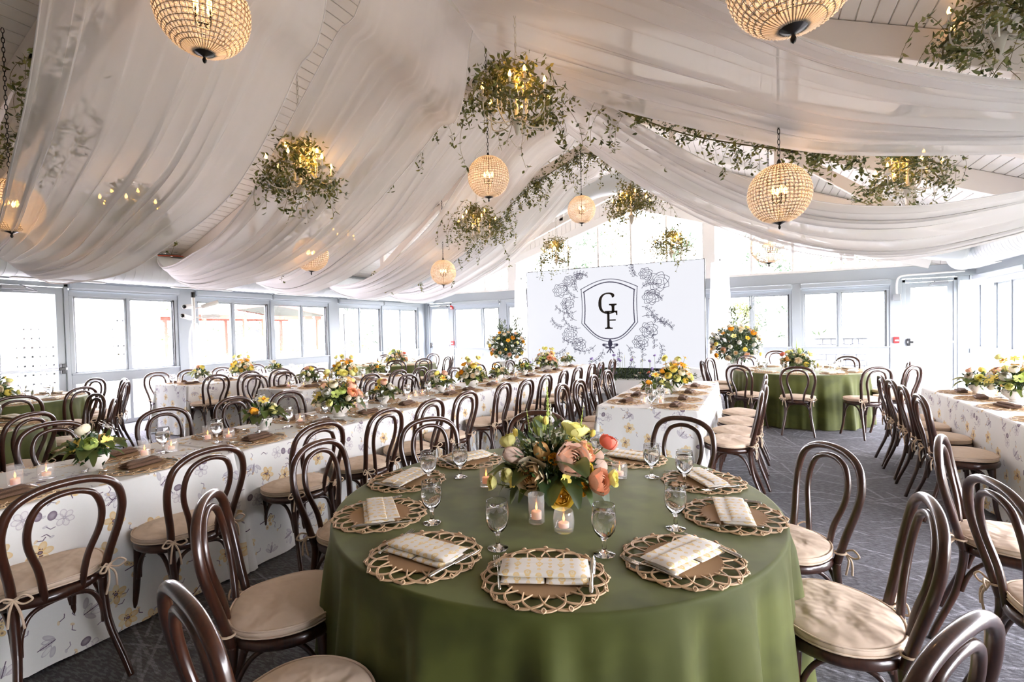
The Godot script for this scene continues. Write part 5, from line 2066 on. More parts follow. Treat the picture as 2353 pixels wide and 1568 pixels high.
func make_chair() -> Node3D:
	# bentwood chair, its front towards -z, the middle of its seat over the origin
	var o := thing("bentwood_chair", "", "chair")
	var b := MB.new()
	b.lathe(PackedVector2Array([Vector2(0.001, 0.425), Vector2(0.196, 0.425), Vector2(0.206, 0.432), Vector2(0.21, 0.445), Vector2(0.206, 0.462), Vector2(0.195, 0.47), Vector2(0.001, 0.47)]), 40)
	part("seat", b, M.wood, o)
	b = MB.new()
	var prof := [[0.001, 0.471], [0.17, 0.471], [0.2, 0.477], [0.207, 0.488], [0.204, 0.5], [0.19, 0.51], [0.15, 0.518], [0.08, 0.522], [0.001, 0.523]]
	var p := PackedVector3Array()
	for q in prof:
		for i in 48:
			var a := TAU * i / 48
			var rr: float = q[0] * (1.0 + 0.035 * cos(2 * a + 0.3) + 0.012 * sin(5 * a))
			p.append(Vector3(cos(a) * rr, q[1] + 0.004 * sin(3 * a + 1.0) * q[0] / 0.2, -sin(a) * rr))
	b.grid(p, 48, prof.size(), true)
	var cu := part("cushion", b, M.calico, o)
	b = MB.new()
	for y in [0.479, 0.503]:
		var c := PackedVector3Array()
		for i in 48:
			var a := TAU * i / 48
			var rr := 0.2045 * (1.0 + 0.035 * cos(2 * a + 0.3) + 0.012 * sin(5 * a))
			c.append(Vector3(cos(a) * rr, y + 0.004 * sin(3 * a + 1.0), -sin(a) * rr))
		b.tube(c, 0.0035, 6, true)
	part("piping", b, M.calico, cu)
	b = MB.new()
	b.tube(curve(mirror([Vector3(-0.148, 0.44, 0.162), Vector3(-0.166, 0.56, 0.19), Vector3(-0.194, 0.69, 0.22), Vector3(-0.198, 0.78, 0.238), Vector3(-0.17, 0.86, 0.25), Vector3(-0.1, 0.905, 0.257), Vector3(0, 0.918, 0.26)]), 7), 0.0165, 12)
	part("back_hoop", b, M.wood, o)
	b = MB.new()
	b.tube(curve(mirror([Vector3(-0.06, 0.44, 0.188), Vector3(-0.08, 0.57, 0.2), Vector3(-0.118, 0.69, 0.224), Vector3(-0.12, 0.775, 0.24), Vector3(-0.094, 0.84, 0.25), Vector3(-0.05, 0.868, 0.255), Vector3(0, 0.876, 0.257)]), 7), 0.0132, 10)
	part("inner_hoop", b, M.wood, o)
	for s in [-1.0, 1.0]:
		b = MB.new()
		var c := curve([Vector3(s * 0.148, 0.445, 0.162), Vector3(s * 0.147, 0.38, 0.165), Vector3(s * 0.152, 0.24, 0.19), Vector3(s * 0.178, 0.08, 0.248), Vector3(s * 0.19, 0.0, 0.275)], 6)
		var rr := PackedFloat32Array()
		for k in c.size():
			rr.append(lerpf(0.0175, 0.0125, float(k) / c.size()))
		b.tube(c, rr, 10)
		part("leg", b, M.wood, o)
		b = MB.new()
		c = curve([Vector3(s * 0.145, 0.43, -0.125), Vector3(s * 0.148, 0.3, -0.13), Vector3(s * 0.158, 0.14, -0.142), Vector3(s * 0.175, 0.0, -0.17)], 6)
		rr = PackedFloat32Array()
		for k in c.size():
			rr.append(lerpf(0.019, 0.0125, float(k) / c.size()))
		b.tube(c, rr, 10)
		part("leg", b, M.wood, o)
		b = MB.new()
		b.tube(curve([Vector3(s * 0.152, 0.25, -0.118), Vector3(s * 0.15, 0.34, -0.1), Vector3(s * 0.146, 0.405, -0.05), Vector3(s * 0.144, 0.416, 0.02), Vector3(s * 0.147, 0.4, 0.09), Vector3(s * 0.15, 0.34, 0.14), Vector3(s * 0.152, 0.25, 0.17)], 5), 0.0095, 8)
		part("brace", b, M.wood, o)
	for q in [[0.178, 0.25], [-0.13, 0.25]]:
		b = MB.new()
		var z: float = q[0]
		b.tube(curve(mirror([Vector3(-0.138, 0.25, z), Vector3(-0.132, 0.33, z * 0.97), Vector3(-0.095, 0.4, z * 0.92), Vector3(0, 0.417, z * 0.88)]), 6), 0.0095, 8)
		part("brace", b, M.wood, o)
	for s in [-1.0, 1.0]:
		b = MB.new()
		var k0 := Vector3(s * 0.155, 0.492, 0.19)
		b.tube(curve([k0, k0 + Vector3(s * 0.035, 0.022, 0.014), k0 + Vector3(s * 0.062, 0.002, 0.02), k0 + Vector3(s * 0.035, -0.014, 0.014), k0], 5), 0.0042, 5)
		b.tube(curve([k0, k0 + Vector3(-s * 0.02, 0.02, 0.03), k0 + Vector3(-s * 0.044, -0.006, 0.036), k0 + Vector3(-s * 0.02, -0.018, 0.024), k0], 5), 0.0042, 5)
		b.tube(curve([k0, k0 + Vector3(s * 0.02, -0.035, 0.02), k0 + Vector3(s * 0.026, -0.095, 0.018)], 5), 0.0045, 5)
		b.tube(curve([k0, k0 + Vector3(-s * 0.008, -0.045, 0.03), k0 + Vector3(-s * 0.02, -0.115, 0.026)], 5), 0.0045, 5)
		var c := PackedVector3Array()
		for i in 10:
			var a := TAU * i / 10
			c.append(Vector3(s * 0.156 + cos(a) * 0.02, 0.49, 0.172 + sin(a) * 0.022))
		b.tube(c, 0.0045, 5, true)
		part("tie_ribbon", b, M.ribbon, o)
	return o


func chair(hoop: Vector2, facing: Vector2, label: String, group: String) -> void:
	var d := facing.normalized()
	var at := hoop + d * 0.25
	place("chair", make_chair, label, Vector3(at.x, 0, at.y), atan2(-d.x, -d.y), group)


func rect_cloth(x0: float, x1: float, z0: float, z1: float, from: int) -> MB:
	var b := MB.new()
	var r := random(from)
	var c := 0.035
	var lx := x1 - x0 - 2 * c
	var lz := z1 - z0 - 2 * c
	var pts := []
	var nrm := []
	var run := []
	var along := 0.0
	var sides := [[Vector2(x0 + c, z1), Vector2(1, 0), lx, Vector2(0, 1)], [Vector2(x1, z1 - c), Vector2(0, -1), lz, Vector2(1, 0)], [Vector2(x1 - c, z0), Vector2(-1, 0), lx, Vector2(0, -1)], [Vector2(x0, z0 + c), Vector2(0, 1), lz, Vector2(-1, 0)]]
	for s in sides:
		var n := maxi(2, int(s[2] / 0.03))
		for k in n:
			pts.append(s[0] + s[1] * s[2] * k / n)
			nrm.append(s[3])
			run.append(along + s[2] * k / n)
		along += s[2]
		var a: Vector2 = s[3]
		var e: Vector2 = s[0] + s[1] * s[2]
		var o := e - a * c
		for k in 6:
			var d := a.rotated(-PI / 2 * k / 6.0)
			pts.append(o + d * c)
			nrm.append(d)
			run.append(along + c * PI / 2 * k / 6)
		along += c * PI / 2
	var m := pts.size()
	var ph := [r.randf() * TAU, r.randf() * TAU, r.randf() * TAU]
	var rows := [[TOP, -0.012], [TOP - 0.003, -0.003], [TOP - 0.012, 0.0]]
	for k in 11:
		var t := (k + 1) / 11.0
		rows.append([lerpf(TOP - 0.012, 0.012, t), 0.002 + 0.028 * t])
	var p := PackedVector3Array()
	var uv := PackedVector2Array()
	rows.reverse()
	for q in rows:
		var t := clampf((TOP - 0.012 - q[0]) / (TOP - 0.03), 0.0, 1.0)
		for k in m + 1:
			var i := k % m
			var s: float = run[i]
			var w := 0.5 * sin(s * 9.0 + ph[0]) + 0.3 * sin(s * 17.0 + ph[1]) + 0.3 * sin(s * 31.0 + ph[2])
			var n: Vector2 = nrm[i]
			var corner := absf(n.x * n.y) * 2.0
			var off: float = q[1] + w * 0.014 * t + corner * 0.09 * t
			var g: Vector2 = pts[i] + n * off
			if k < m:
				p.append(Vector3(g.x, q[0] + (0.012 * absf(w) if t >= 1.0 else 0.0), g.y))
			uv.append(Vector2((s if k < m else along), -q[0]) / 1.15)
	b.grid(p, m, rows.size(), true, false, uv)
	b.quad(Vector3(x0 + 0.012, TOP, z1 - 0.012), Vector3(x1 - 0.012, TOP, z1 - 0.012), Vector3(x1 - 0.012, TOP, z0 + 0.012), Vector3(x0 + 0.012, TOP, z0 + 0.012), [Vector2(x0, z1) / 1.15, Vector2(x1, z1) / 1.15, Vector2(x1, z0) / 1.15, Vector2(x0, z0) / 1.15])
	return b


func round_cloth(rad: float, from: int) -> MB:
	var b := MB.new()
	var r := random(from)
	var m := 240
	var ph := []
	for k in 5:
		ph.append(r.randf() * TAU)
	var rows := [[0.001, TOP], [rad * 0.3, TOP], [rad * 0.6, TOP], [rad * 0.85, TOP], [rad - 0.012, TOP], [rad - 0.003, TOP - 0.003], [rad, TOP - 0.012], [rad + 0.002, TOP - 0.03]]
	var flat := rows.size()
	for k in 14:
		var t := (k + 1) / 14.0
		rows.append([rad + 0.003 + 0.05 * t, lerpf(TOP - 0.03, 0.006, t)])
	var p := PackedVector3Array()
	for j in rows.size():
		var q = rows[j]
		var t := clampf((TOP - 0.03 - q[1]) / (TOP - 0.03), 0.0, 1.0)
		for i in m:
			var a := TAU * i / m
			var w := 0.55 * sin(a * 19 + ph[0] + 0.8 * sin(a * 3 + ph[1])) + 0.35 * sin(a * 31 + ph[2] + sin(a * 5)) + 0.25 * sin(a * 47 + ph[3])
			var rr: float = q[0]
			if j >= flat:
				rr += w * (0.004 + 0.05 * pow(t, 0.6))
			p.append(Vector3(cos(a) * rr, q[1], sin(a) * rr))
	b.grid(p, m, rows.size(), true)
	return b


func slab(b: MB, size: Vector3, puff := 0.3) -> void:
	# a soft folded pad: superellipse across, rounded at both ends; x is its long side, its foot at y = 0
	var p := PackedVector3Array()
	var uv := PackedVector2Array()
	var n := 20
	for j in 16:
		var t := j / 15.0
		var e := pow(1.0 - pow(absf(2 * t - 1), 8.0), 0.4)
		for k in n + 1:
			var a := -TAU * k / n
			var ca := signf(cos(a)) * pow(absf(cos(a)), 0.35)
			var sa := signf(sin(a)) * pow(absf(sin(a)), 0.6)
			var v := Vector3((t - 0.5) * size.x, size.y * 0.5 + sa * size.y * 0.5 * maxf(e, 0.05), ca * size.z * 0.5)
			v.y += 0.002 * sin(t * 9.0 + ca * 2.0) * puff * (1.0 if sa > 0 else 0.0)
			if k < n:
				p.append(v)
			uv.append(Vector2(v.x, v.z + (0.0 if sa >= 0 else 0.05)) * 5.2)
	b.grid(p, n, 16, true, false, uv)


func make_charger(fine: bool) -> Node3D:
	var o := thing("rattan_charger", "", "charger")
	var b := MB.new()
	var p := PackedVector3Array()
	var seg := 168 if fine else 84
	var rings := 34 if fine else 18
	for rr in [0.001, 0.06, 0.12]:
		for i in seg:
			var a := TAU * i / seg
			p.append(Vector3(cos(a) * rr, 0.001, -sin(a) * rr))
	for j in rings:
		var rr := 0.12 - 0.112 * j / (rings - 1)
		for i in seg:
			var a := TAU * i / seg
			var weave := cos(a * seg / 4.0) * (1.0 if j % 2 else -1.0) * 0.0022
			p.append(Vector3(cos(a) * rr, 0.005 + weave, -sin(a) * rr))
	b.grid(p, seg, rings + 3, true)
	part("woven_centre", b, M.rattan, o)
	var n := 16
	var loop := MB.new()
	for s in ([0.0, 0.0062] if fine else [0.0]):
		var c := []
		for k in 9:
			var t := k / 8.0
			var a := (t - 0.5) * 1.02
			var rr: float = 0.116 + (0.07 - s) * pow(sin(PI * t), 0.6)
			c.append(Vector3(sin(a) * rr, 0.005 + 0.003 * cos(t * TAU), -cos(a) * rr))
		loop.tube(curve(c, 3 if fine else 2), 0.0026, 6 if fine else 4)
	if fine:
		loop.tube(curve([Vector3(-0.006, 0.006, -0.186), Vector3(0, 0.011, -0.181), Vector3(0.006, 0.006, -0.186), Vector3(0, 0.003, -0.191)], 3, true), 0.0026, 5, true)
		var lm := loop.mesh()
		for k in n:
			part("rim_loop", lm, M.rattan_loop, o).rotation.y = TAU * k / n
	else:
		var all := MB.new()
		for k in n:
			var ba := all.v.size()
			var bs := Basis(Vector3.UP, TAU * k / n)
			for i in loop.v.size():
				all.v.append(bs * loop.v[i])
				all.n.append(bs * loop.n[i])
				all.t.append(loop.t[i])
				all.c.append(Color.WHITE)
			for i in loop.x:
				all.x.append(i + ba)
		part("looped_rim", all, M.rattan_loop, o)
	return o


func make_yellow_napkin() -> Node3D:
	var o := thing("folded_napkin", "", "napkin")
	var b := MB.new()
	b.xf = Transform3D(Basis(), Vector3(-0.062, 0, 0.012))
	slab(b, Vector3(0.125, 0.012, 0.11))
	b.xf = Transform3D(Basis(), Vector3(0.066, 0, 0.014))
	slab(b, Vector3(0.122, 0.012, 0.11))
	part("under_fold", b, M.yellow_print, o)
	b = MB.new()
	b.xf = Transform3D(Basis(Vector3.UP, 0.02), Vector3(0, 0.011, -0.03))
	slab(b, Vector3(0.262, 0.012, 0.056))
	b.xf = Transform3D(Basis(Vector3.UP, -0.015), Vector3(0, 0.012, 0.02))
	slab(b, Vector3(0.262, 0.016, 0.068))
	part("top_fold", b, M.yellow_print, o)
	return o


func make_brown_napkin() -> Node3D:
	var o := thing("folded_napkin", "", "napkin")
	var b := MB.new()
	slab(b, Vector3(0.21, 0.02, 0.085), 1.0)
	part("under_fold", b, M.brown_linen, o)
	b = MB.new()
	b.xf = Transform3D(Basis(Vector3.UP, 0.05), Vector3(0.004, 0.016, -0.012))
	slab(b, Vector3(0.2, 0.016, 0.055), 1.5)
	part("top_fold", b, M.brown_linen, o)
	return o


func make_goblet(fine: bool) -> Node3D:
	var o := thing("water_goblet", "", "glass")
	var seg := 40 if fine else 20
	var b := MB.new()
	var out := [Vector2(0.001, 0), Vector2(0.034, 0), Vector2(0.0345, 0.0025), Vector2(0.02, 0.006), Vector2(0.009, 0.011), Vector2(0.0065, 0.02), Vector2(0.0075, 0.03), Vector2(0.006, 0.042), Vector2(0.009, 0.052), Vector2(0.022, 0.062), Vector2(0.0345, 0.08), Vector2(0.0395, 0.102), Vector2(0.0395, 0.12), Vector2(0.0365, 0.15), Vector2(0.0355, 0.162), Vector2(0.0345, 0.1625), Vector2(0.0345, 0.161)]
	var inn := [Vector2(0.0355, 0.149), Vector2(0.038, 0.12), Vector2(0.038, 0.102), Vector2(0.033, 0.082), Vector2(0.021, 0.0655), Vector2(0.008, 0.0575), Vector2(0.001, 0.0565)]
	var pr := PackedVector2Array(out)
	pr.append_array(PackedVector2Array(inn))
	b.lathe(pr, seg)
	part("goblet", b, M.glass, o)
	b = MB.new()
	b.lathe(PackedVector2Array([Vector2(0.001, 0.0572), Vector2(0.0078, 0.0582), Vector2(0.0206, 0.0662), Vector2(0.0324, 0.0826), Vector2(0.0374, 0.1023), Vector2(0.0374, 0.12), Vector2(0.036, 0.136), Vector2(0.001, 0.136)]), seg)
	part("water", b, M.water, o)
	if fine:
		b = MB.new()
		for q in [[Vector3(0.01, 0.128, 0.006), 0.4], [Vector3(-0.012, 0.127, 0.004), 1.2], [Vector3(0.002, 0.129, -0.014), 2.2]]:
			b.xf = Transform3D(Basis(Vector3(0.3, 1, 0.2).normalized(), q[1]), q[0])
			b.box(Vector3.ZERO, Vector3(0.017, 0.013, 0.017), 0.003)
		part("ice", b, M.clear, o)
	return o


func make_fork() -> Node3D:
	var o := thing("fork", "", "fork")
	var b := MB.new()
	b.tube(curve([Vector3(0, 0.003, 0.09), Vector3(0, 0.004, 0.06), Vector3(0, 0.008, 0.0), Vector3(0, 0.004, -0.045)], 6), PackedFloat32Array([0.003, 0.0045, 0.0052, 0.005, 0.0045, 0.0042, 0.004, 0.0038, 0.0034, 0.003, 0.0028, 0.0025, 0.0024, 0.0023, 0.0023, 0.0024, 0.0026, 0.003, 0.0035]), 8)
	b.box(Vector3(0, 0.004, -0.056), Vector3(0.021, 0.0022, 0.026), 0.001)
	for k in 4:
		b.tube(PackedVector3Array([Vector3(-0.009 + 0.006 * k, 0.004, -0.068), Vector3(-0.0085 + 0.0057 * k, 0.006, -0.095), Vector3(-0.008 + 0.0054 * k, 0.009, -0.108)]), PackedFloat32Array([0.0016, 0.0014, 0.0008]), 5)
	part("fork_body", b, M.silver, o)
	return o


func make_knife() -> Node3D:
	var o := thing("table_knife", "", "knife")
	var b := MB.new()
	b.tube(curve([Vector3(0, 0.006, 0.105), Vector3(0, 0.007, 0.07), Vector3(0, 0.006, 0.01), Vector3(0, 0.006, 0.0)], 4), PackedFloat32Array([0.004, 0.0062, 0.0072, 0.0072, 0.0068, 0.0064, 0.006, 0.0056, 0.0052, 0.005, 0.0055, 0.006, 0.0045]), 8)
	part("handle", b, M.silver, o)
	b = MB.new()
	var p := PackedVector3Array()
	for j in 10:
		var t := j / 9.0
		var w := 0.0085 * (1.0 - pow(t, 6.0)) + 0.0008
		for q in [Vector2(1, 0), Vector2(0, -1), Vector2(-1, 0), Vector2(0, 1)]:
			p.append(Vector3(q.x * w + 0.002 * t, 0.006 + q.y * 0.0012, -0.12 * t))
	b.grid(p, 4, 10, true)
	part("blade", b, M.silver, o)
	return o


func make_candle(tall: bool) -> Node3D:
	var o := thing("candle_tumbler" if tall else "ribbed_votive", "", "candle holder")
	var b := MB.new()
	var p := PackedVector3Array()
	var seg := 60
	var prof := []
	if tall:
		for k in 15:
			prof.append([0.0315 + 0.001 * k / 14.0, 0.108 * k / 14.0, 1.0])
		prof.append_array([[0.0305, 0.108, 0.0], [0.0285, 0.05, 0.0], [0.028, 0.014, 0.0], [0.001, 0.012, 0.0]])
	else:
		for k in 9:
			var t := k / 8.0
			prof.append([0.03 + 0.012 * sin(PI * (0.12 + t * 0.62)) - 0.004 * t, 0.074 * t, 1.0])
		prof.append_array([[0.0335, 0.074, 0.0], [0.036, 0.04, 0.0], [0.031, 0.011, 0.0], [0.001, 0.009, 0.0]])
	p.append_array(ring(0.001, 0.0, seg))
	for q in prof:
		for i in seg:
			var a := TAU * i / seg
			var cut := 0.0
			if tall:
				cut = 0.0011 * (absf(sin(a * 6 + q[1] * 60)) + absf(sin(a * 6 - q[1] * 60)))
			else:
				cut = 0.0014 * absf(sin(a * 14))
			var rr: float = q[0] - cut * q[2]
			p.append(Vector3(cos(a) * rr, q[1], -sin(a) * rr))
	b.grid(p, seg, prof.size() + 1, true)
	part("glass_cup", b, M.clear, o)
	b = MB.new()
	var h := 0.042 if tall else 0.03
	b.lathe(PackedVector2Array([Vector2(0.001, 0.0145), Vector2(0.019, 0.0145), Vector2(0.0195, h), Vector2(0.017, h + 0.002), Vector2(0.001, h)]), 18)
	b.tube(PackedVector3Array([Vector3(0, h - 0.002, 0), Vector3(0, h + 0.008, 0)]), 0.0008, 4)
	var w := part("candle", b, M.wax, o)
	b = MB.new()
	b.lathe(PackedVector2Array([Vector2(0.0005, h + 0.005), Vector2(0.004, h + 0.011), Vector2(0.0045, h + 0.016), Vector2(0.002, h + 0.026), Vector2(0.0003, h + 0.034)]), 8)
	part("flame", b, M.flame, w)
	return o


func ring(rad: float, y: float, seg: int) -> PackedVector3Array:
	var p := PackedVector3Array()
	for i in seg:
		var a := TAU * i / seg
		p.append(Vector3(cos(a) * rad, y, -sin(a) * rad))
	return p


func setting(at: Vector2, inward: Vector2, seat: String, yellow: bool, fine: bool, cutlery: bool, group: String, glass_at := Vector2(-0.165, -0.19)) -> void:
	# charger, napkin, goblet and cutlery for one guest who looks along «inward»
	var d := inward.normalized()
	var turn := atan2(-d.x, -d.y)
	var bs := Basis(Vector3.UP, turn)
	var o := Vector3(at.x, TOP + 0.001, at.y)
	var jit := 0.12 * sin(at.x * 37.0 + at.y * 53.0)
	place("charger_fine" if fine else "charger", make_charger.bind(fine), ("woven rattan charger, " if yellow else "rattan charger, ") + seat, o, turn + jit, "rattan chargers " + group)
	if yellow:
		place("napkin_y", make_yellow_napkin, "yellow ikat napkin, " + seat, o + bs * Vector3(0, 0.0085, -0.005), turn + jit, "yellow napkins " + group)
	else:
		place("napkin_b", make_brown_napkin, "folded brown napkin, " + seat, o + bs * Vector3(0, 0.0085, 0), turn + jit * 1.5, "brown napkins " + group)
	place("goblet_fine" if fine else "goblet", make_goblet.bind(fine), "water goblet, " + seat, o + bs * Vector3(glass_at.x, 0, glass_at.y), turn, "water goblets " + group)
	if cutlery:
		place("fork", make_fork, "silver fork, " + seat, o + bs * Vector3(-0.137, 0.0085, 0.01), turn + 0.16 + jit, "forks " + group)
		place("knife", make_knife, "silver knife, " + seat, o + bs * Vector3(0.138, 0.0085, 0.0), turn - 0.1 + jit, "knives " + group)


func candles(list: Array, tall: bool, where: String) -> void:
	var n := list.size()
	for k in n:
		var what := "lit candle in a tall cut glass tumbler, " if tall else "lit candle in a low ribbed votive, "
		place("candle_tall" if tall else "candle_low", make_candle.bind(tall), what + where % ordinals[k], Vector3(list[k][0], TOP + 0.001, list[k][1]), k * 1.1, "lit candles on the tables")


func build_big_table() -> void:
	var c := Vector2(-0.815, -2.02)
	var cl := part("tablecloth", round_cloth(0.922, 3), M.velvet)
	tag(cl, "olive green velvet cloth draped to the floor over the big round table", "tablecloth")
	cl.position = Vector3(c.x, 0, c.y)
	# seats in clockwise order from the one without a chair
	var mats := [20.0, -12.8, -48.1, -83.3, -119.0, -156.0, 164.6, 126.5, 92.8, 55.4]
	var glass := [[3.3, 0.574], [-32.2, 0.566], [-81.0, 0.6], [-97.4, 0.522], [-140.0, 0.58], [176.0, 0.57], [139.6, 0.551], [123.3, 0.621], [72.4, 0.578], [38.0, 0.603]]
	for k in 10:
		var a := deg_to_rad(mats[k])
		var dir := Vector2(sin(a), cos(a))
		var seat := "the chairless place at the big green table" if k == 0 else "%s place clockwise from the chairless side, big green table" % ordinals[k - 1]
		var g := deg_to_rad(glass[k][0])
		var gp: Vector2 = Vector2(sin(g), cos(g)) * glass[k][1] - dir * 0.735
		# into the guest's own axes: inward is -z
		var turn := atan2(dir.x, dir.y)
		var loc := Basis(Vector3.UP, turn).inverse() * Vector3(gp.x, 0, gp.y)
		setting(c + dir * 0.735, -dir, seat, true, true, true, "on the big green table", Vector2(loc.x, loc.z))
	var hoops := [[-1.16, -0.66], [-1.77, -1.1], [-2.09, -1.89], [-1.94, -2.67], [-1.36, -3.14], [-0.41, -3.24], [0.31, -2.72], [0.49, -1.99], [0.34, -1.2]]
	for k in 9:
		var h := Vector2(hoops[k][0], hoops[k][1])
		chair(h, c - h, "dark bentwood chair, %s place clockwise from the chairless side, big green table" % ordinals[k], "chairs round the big green table")
	place("centrepiece", make_centrepiece, "tall loose centrepiece of blush, cream and yellow roses on the big green table", Vector3(c.x, TOP + 0.001, c.y), 0.0)
	candles([[-1.14, -2.01], [-0.751, -1.704]], true, "%s from the rattan places, big green table")
	candles([[-1.128, -2.19], [-0.628, -1.668], [-0.597, -2.367]], false, "%s clockwise round the roses, big green table")


func round_table(c: Vector2, hoops: Array, where: String, from: int, yellow := true, angles := []) -> void:
	var cl := part("tablecloth", round_cloth(0.92, from), M.velvet)
	tag(cl, "olive green velvet cloth hanging to the floor over round " + where, "tablecloth")
	cl.position = Vector3(c.x, 0, c.y)
	cl.rotation.y = from
	for k in hoops.size():
		var h := Vector2(hoops[k][0], hoops[k][1])
		var d := (h - c).normalized()
		if h.distance_to(c) < 1.12:
			h = c + d * 1.12
		chair(h, c - h, "dark bentwood chair, %s place round %s" % [ordinals[k], where], "chairs round " + where)
	var n := 10
	for k in n:
		var a := TAU * k / n + from * 0.37
		var d := Vector2(sin(a), cos(a))
		setting(c + d * 0.73, -d, "%s place clockwise at %s" % [ordinals[k], where], yellow, false, false, "on " + where)
	again(proto.centrepiece, "loose centrepiece of peach and yellow flowers on " + where, Vector3(c.x, TOP + 0.001, c.y), from * 1.7)
	candles([[c.x + 0.3, c.y + 0.12], [c.x - 0.2, c.y + 0.28], [c.x - 0.1, c.y - 0.3]], false, "%s on " + where)


func build_round_tables() -> void:
	round_table(Vector2(0.6, -8.95), [[-0.76, -8.53], [-0.72, -9.4], [-0.22, -7.7], [-0.13, -10.05], [0.5, -7.5], [1.4, -9.95], [1.38, -7.6], [1.95, -8.75], [1.82, -7.95]], "the exit door table", 5)
	round_table(Vector2(-8.35, -2.55), [[-8.6, -3.75], [-7.2, -3.0], [-8.05, -3.85], [-7.5, -3.6], [-6.85, -2.3]], "the patio door table", 6)
	round_table(Vector2(-6.2, -1.35), [[-6.15, -2.68], [-5.5, -2.53], [-5.12, -1.8]], "the green table behind the row", 7)
	round_table(Vector2(-7.5, -9.1), [[-8.5, -9.9], [-6.55, -7.95], [-6.3, -8.55], [-7.44, -10.5], [-6.2, -9.3], [-6.35, -9.75]], "the far corner table", 8)
	# a chair by itself near the gable windows, and two whose table stands outside the view
	chair(Vector2(0.4, -11.9), Vector2(0.05, 1), "single bentwood chair standing apart by the gable windows behind the round table", "spare chairs")
	chair(Vector2(0.82, -3.09), Vector2(2.15, -2.6) - Vector2(0.82, -3.09), "bentwood chair on the aisle facing the side windows, closer to the floral table", "chairs on the aisle facing the side windows")
	chair(Vector2(0.76, -2.31), Vector2(2.15, -2.5) - Vector2(0.76, -2.31), "bentwood chair on the aisle facing the side windows, beside the big green table", "chairs on the aisle facing the side windows")


func long_table(x0: float, x1: float, z0: float, z1: float, label: String, from: int) -> void:
	tag(part("tablecloth", rect_cloth(x0, x1, z0, z1, from), M.floral), label, "tablecloth", "floral printed tablecloths")


func bowls(list: Array, where: String) -> void:
	# [x, z, large, which]
	for k in list.size():
		var q = list[k]
		var large: bool = q[2]
		var key := "large%d" % q[3] if large else "small%d" % q[3]
		var label := ("wide white bowl of roses and yellow blooms, " if large else "small white bowl of daffodils and leaves, ") + where % ordinals[k]
		place(key, (make_large_arrangement if large else make_small_arrangement).bind(q[3]), label, Vector3(q[0], TOP + 0.001, q[1]), 0.9 * k + 0.4, "flower bowls on the floral tables")


func side_of_table(hoops: Array, face: float, edge: float, where: String, group: String, fine: bool, seats := true) -> void:
	var n := hoops.size()
	for k in n:
		var h: Array = hoops[k]
		var seat := "%s seat from the stage, %s" % [ordinals[n - 1 - k], where]
		chair(Vector2(h[0], h[1]), Vector2(face, 0.04 * sin(k * 2.3)), "dark bentwood chair, " + seat, "chairs " + group)
		if seats:
			setting(Vector2(edge + face * 0.215, h[1]), Vector2(face, 0), seat, false, fine and k < 6, fine and k < 5, group)


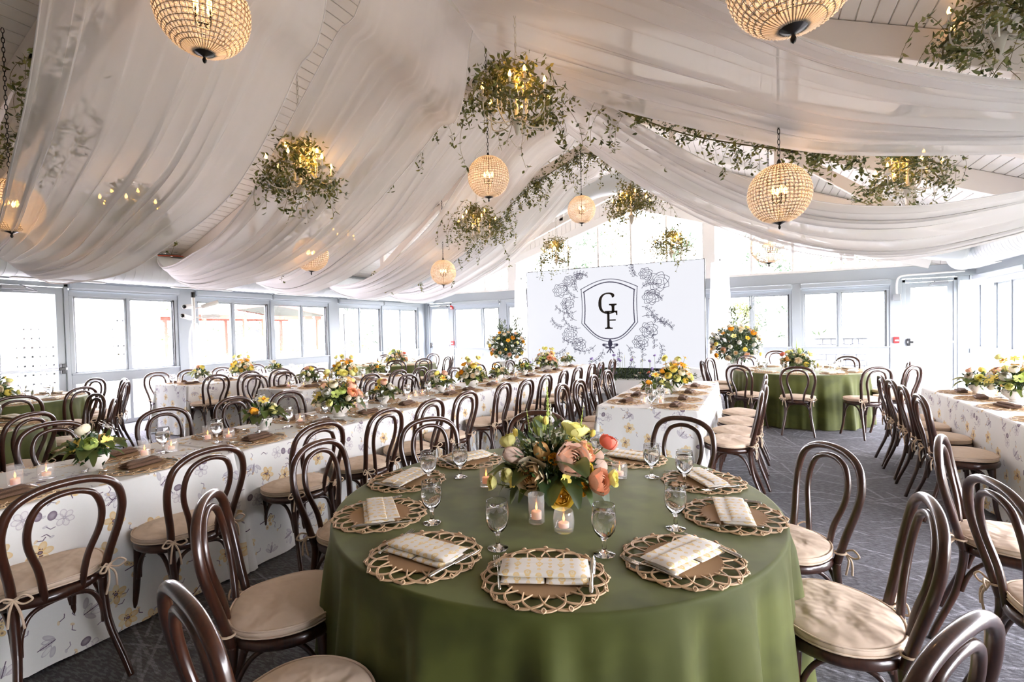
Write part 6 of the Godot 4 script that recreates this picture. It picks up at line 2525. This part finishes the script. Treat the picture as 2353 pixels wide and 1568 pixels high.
func build_long_tables() -> void:
	# the long row: three cloths end to end and one running out of view
	var ax0 := -3.78
	var ax1 := -2.925
	var cuts := [0.45, -2.0, -4.5, -7.0, -9.6]
	var which := ["its end away from the screen", "second length, before the pole spotlights", "third length counted toward the screen", "last length by the flower trough"]
	for k in 4:
		long_table(ax0, ax1, cuts[k + 1] + 0.004, cuts[k] - 0.004, "floral printed cloth over the long row, " + which[k], 20 + k)
	side_of_table([[-2.53, -0.99], [-2.52, -1.57], [-2.53, -2.3], [-2.48, -2.88], [-2.46, -3.42], [-2.44, -3.96], [-2.45, -4.75], [-2.36, -5.15], [-2.36, -5.74], [-2.36, -6.39], [-2.36, -6.99], [-2.36, -7.7], [-2.33, -8.11], [-2.34, -8.9]], -1.0, ax1, "aisle side of the long floral row", "along the aisle side of the long row", true)
	side_of_table([[-4.36, -1.65], [-4.29, -2.32], [-4.36, -2.97], [-4.25, -3.46], [-4.25, -4.1], [-4.23, -4.73], [-4.19, -5.32], [-4.3, -6.05], [-4.24, -6.56], [-4.2, -7.25], [-4.18, -7.85], [-4.15, -8.33], [-4.15, -8.98]], 1.0, ax0, "patio side of the long floral row", "along the patio side of the long row", true)
	bowls([[-3.3, -1.42, false, 1], [-3.42, -2.56, false, 0], [-3.3, -3.22, true, 0], [-3.4, -3.92, false, 2], [-3.38, -4.92, false, 2], [-3.3, -5.5, true, 1], [-3.3, -6.26, false, 0], [-3.34, -7.2, false, 1], [-3.3, -8.07, true, 0], [-3.3, -9.1, false, 1]], "%s bowl along the long floral row")
	candles([[-3.33, -1.1], [-3.36, -1.7], [-3.44, -2.14], [-3.48, -3.6], [-3.4, -4.45], [-3.4, -5.15], [-3.42, -6.6]], true, "%s along the long floral row")
	candles([[-3.38, -1.24], [-3.37, -1.86], [-3.36, -2.24], [-3.39, -2.88], [-3.36, -3.6], [-3.3, -4.2], [-3.42, -4.6], [-3.28, -5.0], [-3.2, -6.0], [-3.34, -6.9], [-3.36, -7.6]], false, "%s along the long floral row")
	# middle table
	long_table(-6.12, -5.26, -7.0, -4.5, "floral printed cloth over the middle table behind the long row", 31)
	side_of_table([[-4.86, -4.86], [-4.82, -5.3], [-4.86, -5.95], [-4.88, -6.53]], -1.0, -5.26, "aisle side of the middle floral table", "at the middle floral table", false)
	side_of_table([[-6.5, -4.75], [-6.55, -5.3], [-6.5, -5.95], [-6.5, -6.55]], 1.0, -6.12, "patio side of the middle floral table", "at the middle floral table", false)
	bowls([[-5.8, -5.1, false, 2], [-5.7, -5.7, true, 1], [-5.72, -6.41, false, 0]], "%s bowl on the middle floral table")
	candles([[-5.8, -4.75]], true, "%s on the middle floral table")
	candles([[-5.62, -4.85], [-5.7, -5.4], [-5.7, -6.1]], false, "%s on the middle floral table")
	# table by the patio windows
	long_table(-8.45, -7.6, -6.95, -4.45, "floral printed cloth over the table next to the patio windows", 33)
	side_of_table([[-7.2, -4.64], [-7.24, -5.21], [-7.2, -5.75], [-7.16, -6.32]], -1.0, -7.6, "aisle side of the patio window table", "at the patio window table", false)
	side_of_table([[-8.84, -4.7], [-8.82, -5.2], [-8.84, -5.8], [-8.84, -6.5]], 1.0, -8.45, "window side of the patio window table", "at the patio window table", false)
	bowls([[-8.15, -4.98, false, 2], [-8.05, -5.65, true, 1], [-8.0, -6.25, false, 1]], "%s bowl on the patio window table")
	candles([[-8.1, -4.62]], true, "%s on the patio window table")
	candles([[-7.9, -4.72], [-8.0, -5.3], [-8.0, -5.95]], false, "%s on the patio window table")
	# table facing the trough
	long_table(-1.35, -0.43, -6.95, -4.5, "floral printed cloth over the table facing the flower trough", 35)
	side_of_table([[-1.8, -4.8], [-1.76, -5.25], [-1.76, -5.8], [-1.78, -6.5]], 1.0, -1.35, "row side of the table facing the trough", "at the table facing the trough", false)
	side_of_table([[0.04, -4.66], [0.08, -5.12], [0.09, -5.65], [0.1, -6.24]], -1.0, -0.43, "exit side of the table facing the trough", "at the table facing the trough", false)
	bowls([[-0.92, -5.2, false, 0], [-0.82, -5.75, true, 1]], "%s bowl on the table facing the trough")
	candles([[-0.8, -4.78]], true, "%s on the table facing the trough")
	candles([[-0.95, -4.75], [-0.85, -5.45]], false, "%s on the table facing the trough")
	# table by the side windows
	long_table(1.635, 2.55, -6.85, -4.35, "floral printed cloth over the table beside the side windows", 37)
	side_of_table([[1.14, -4.8], [1.17, -5.41], [1.19, -5.94], [1.2, -6.42]], 1.0, 1.635, "aisle side of the side window table", "at the side window table", false)
	chair(Vector2(2.06, -3.8), Vector2(0, -1), "dark bentwood chair at the end of the floral table beside the side windows", "chairs at the side window table")
	bowls([[1.95, -6.35, false, 2], [2.06, -5.85, true, 0]], "%s bowl on the side window table")
	candles([[2.02, -6.1], [2.1, -5.4]], false, "%s on the side window table")
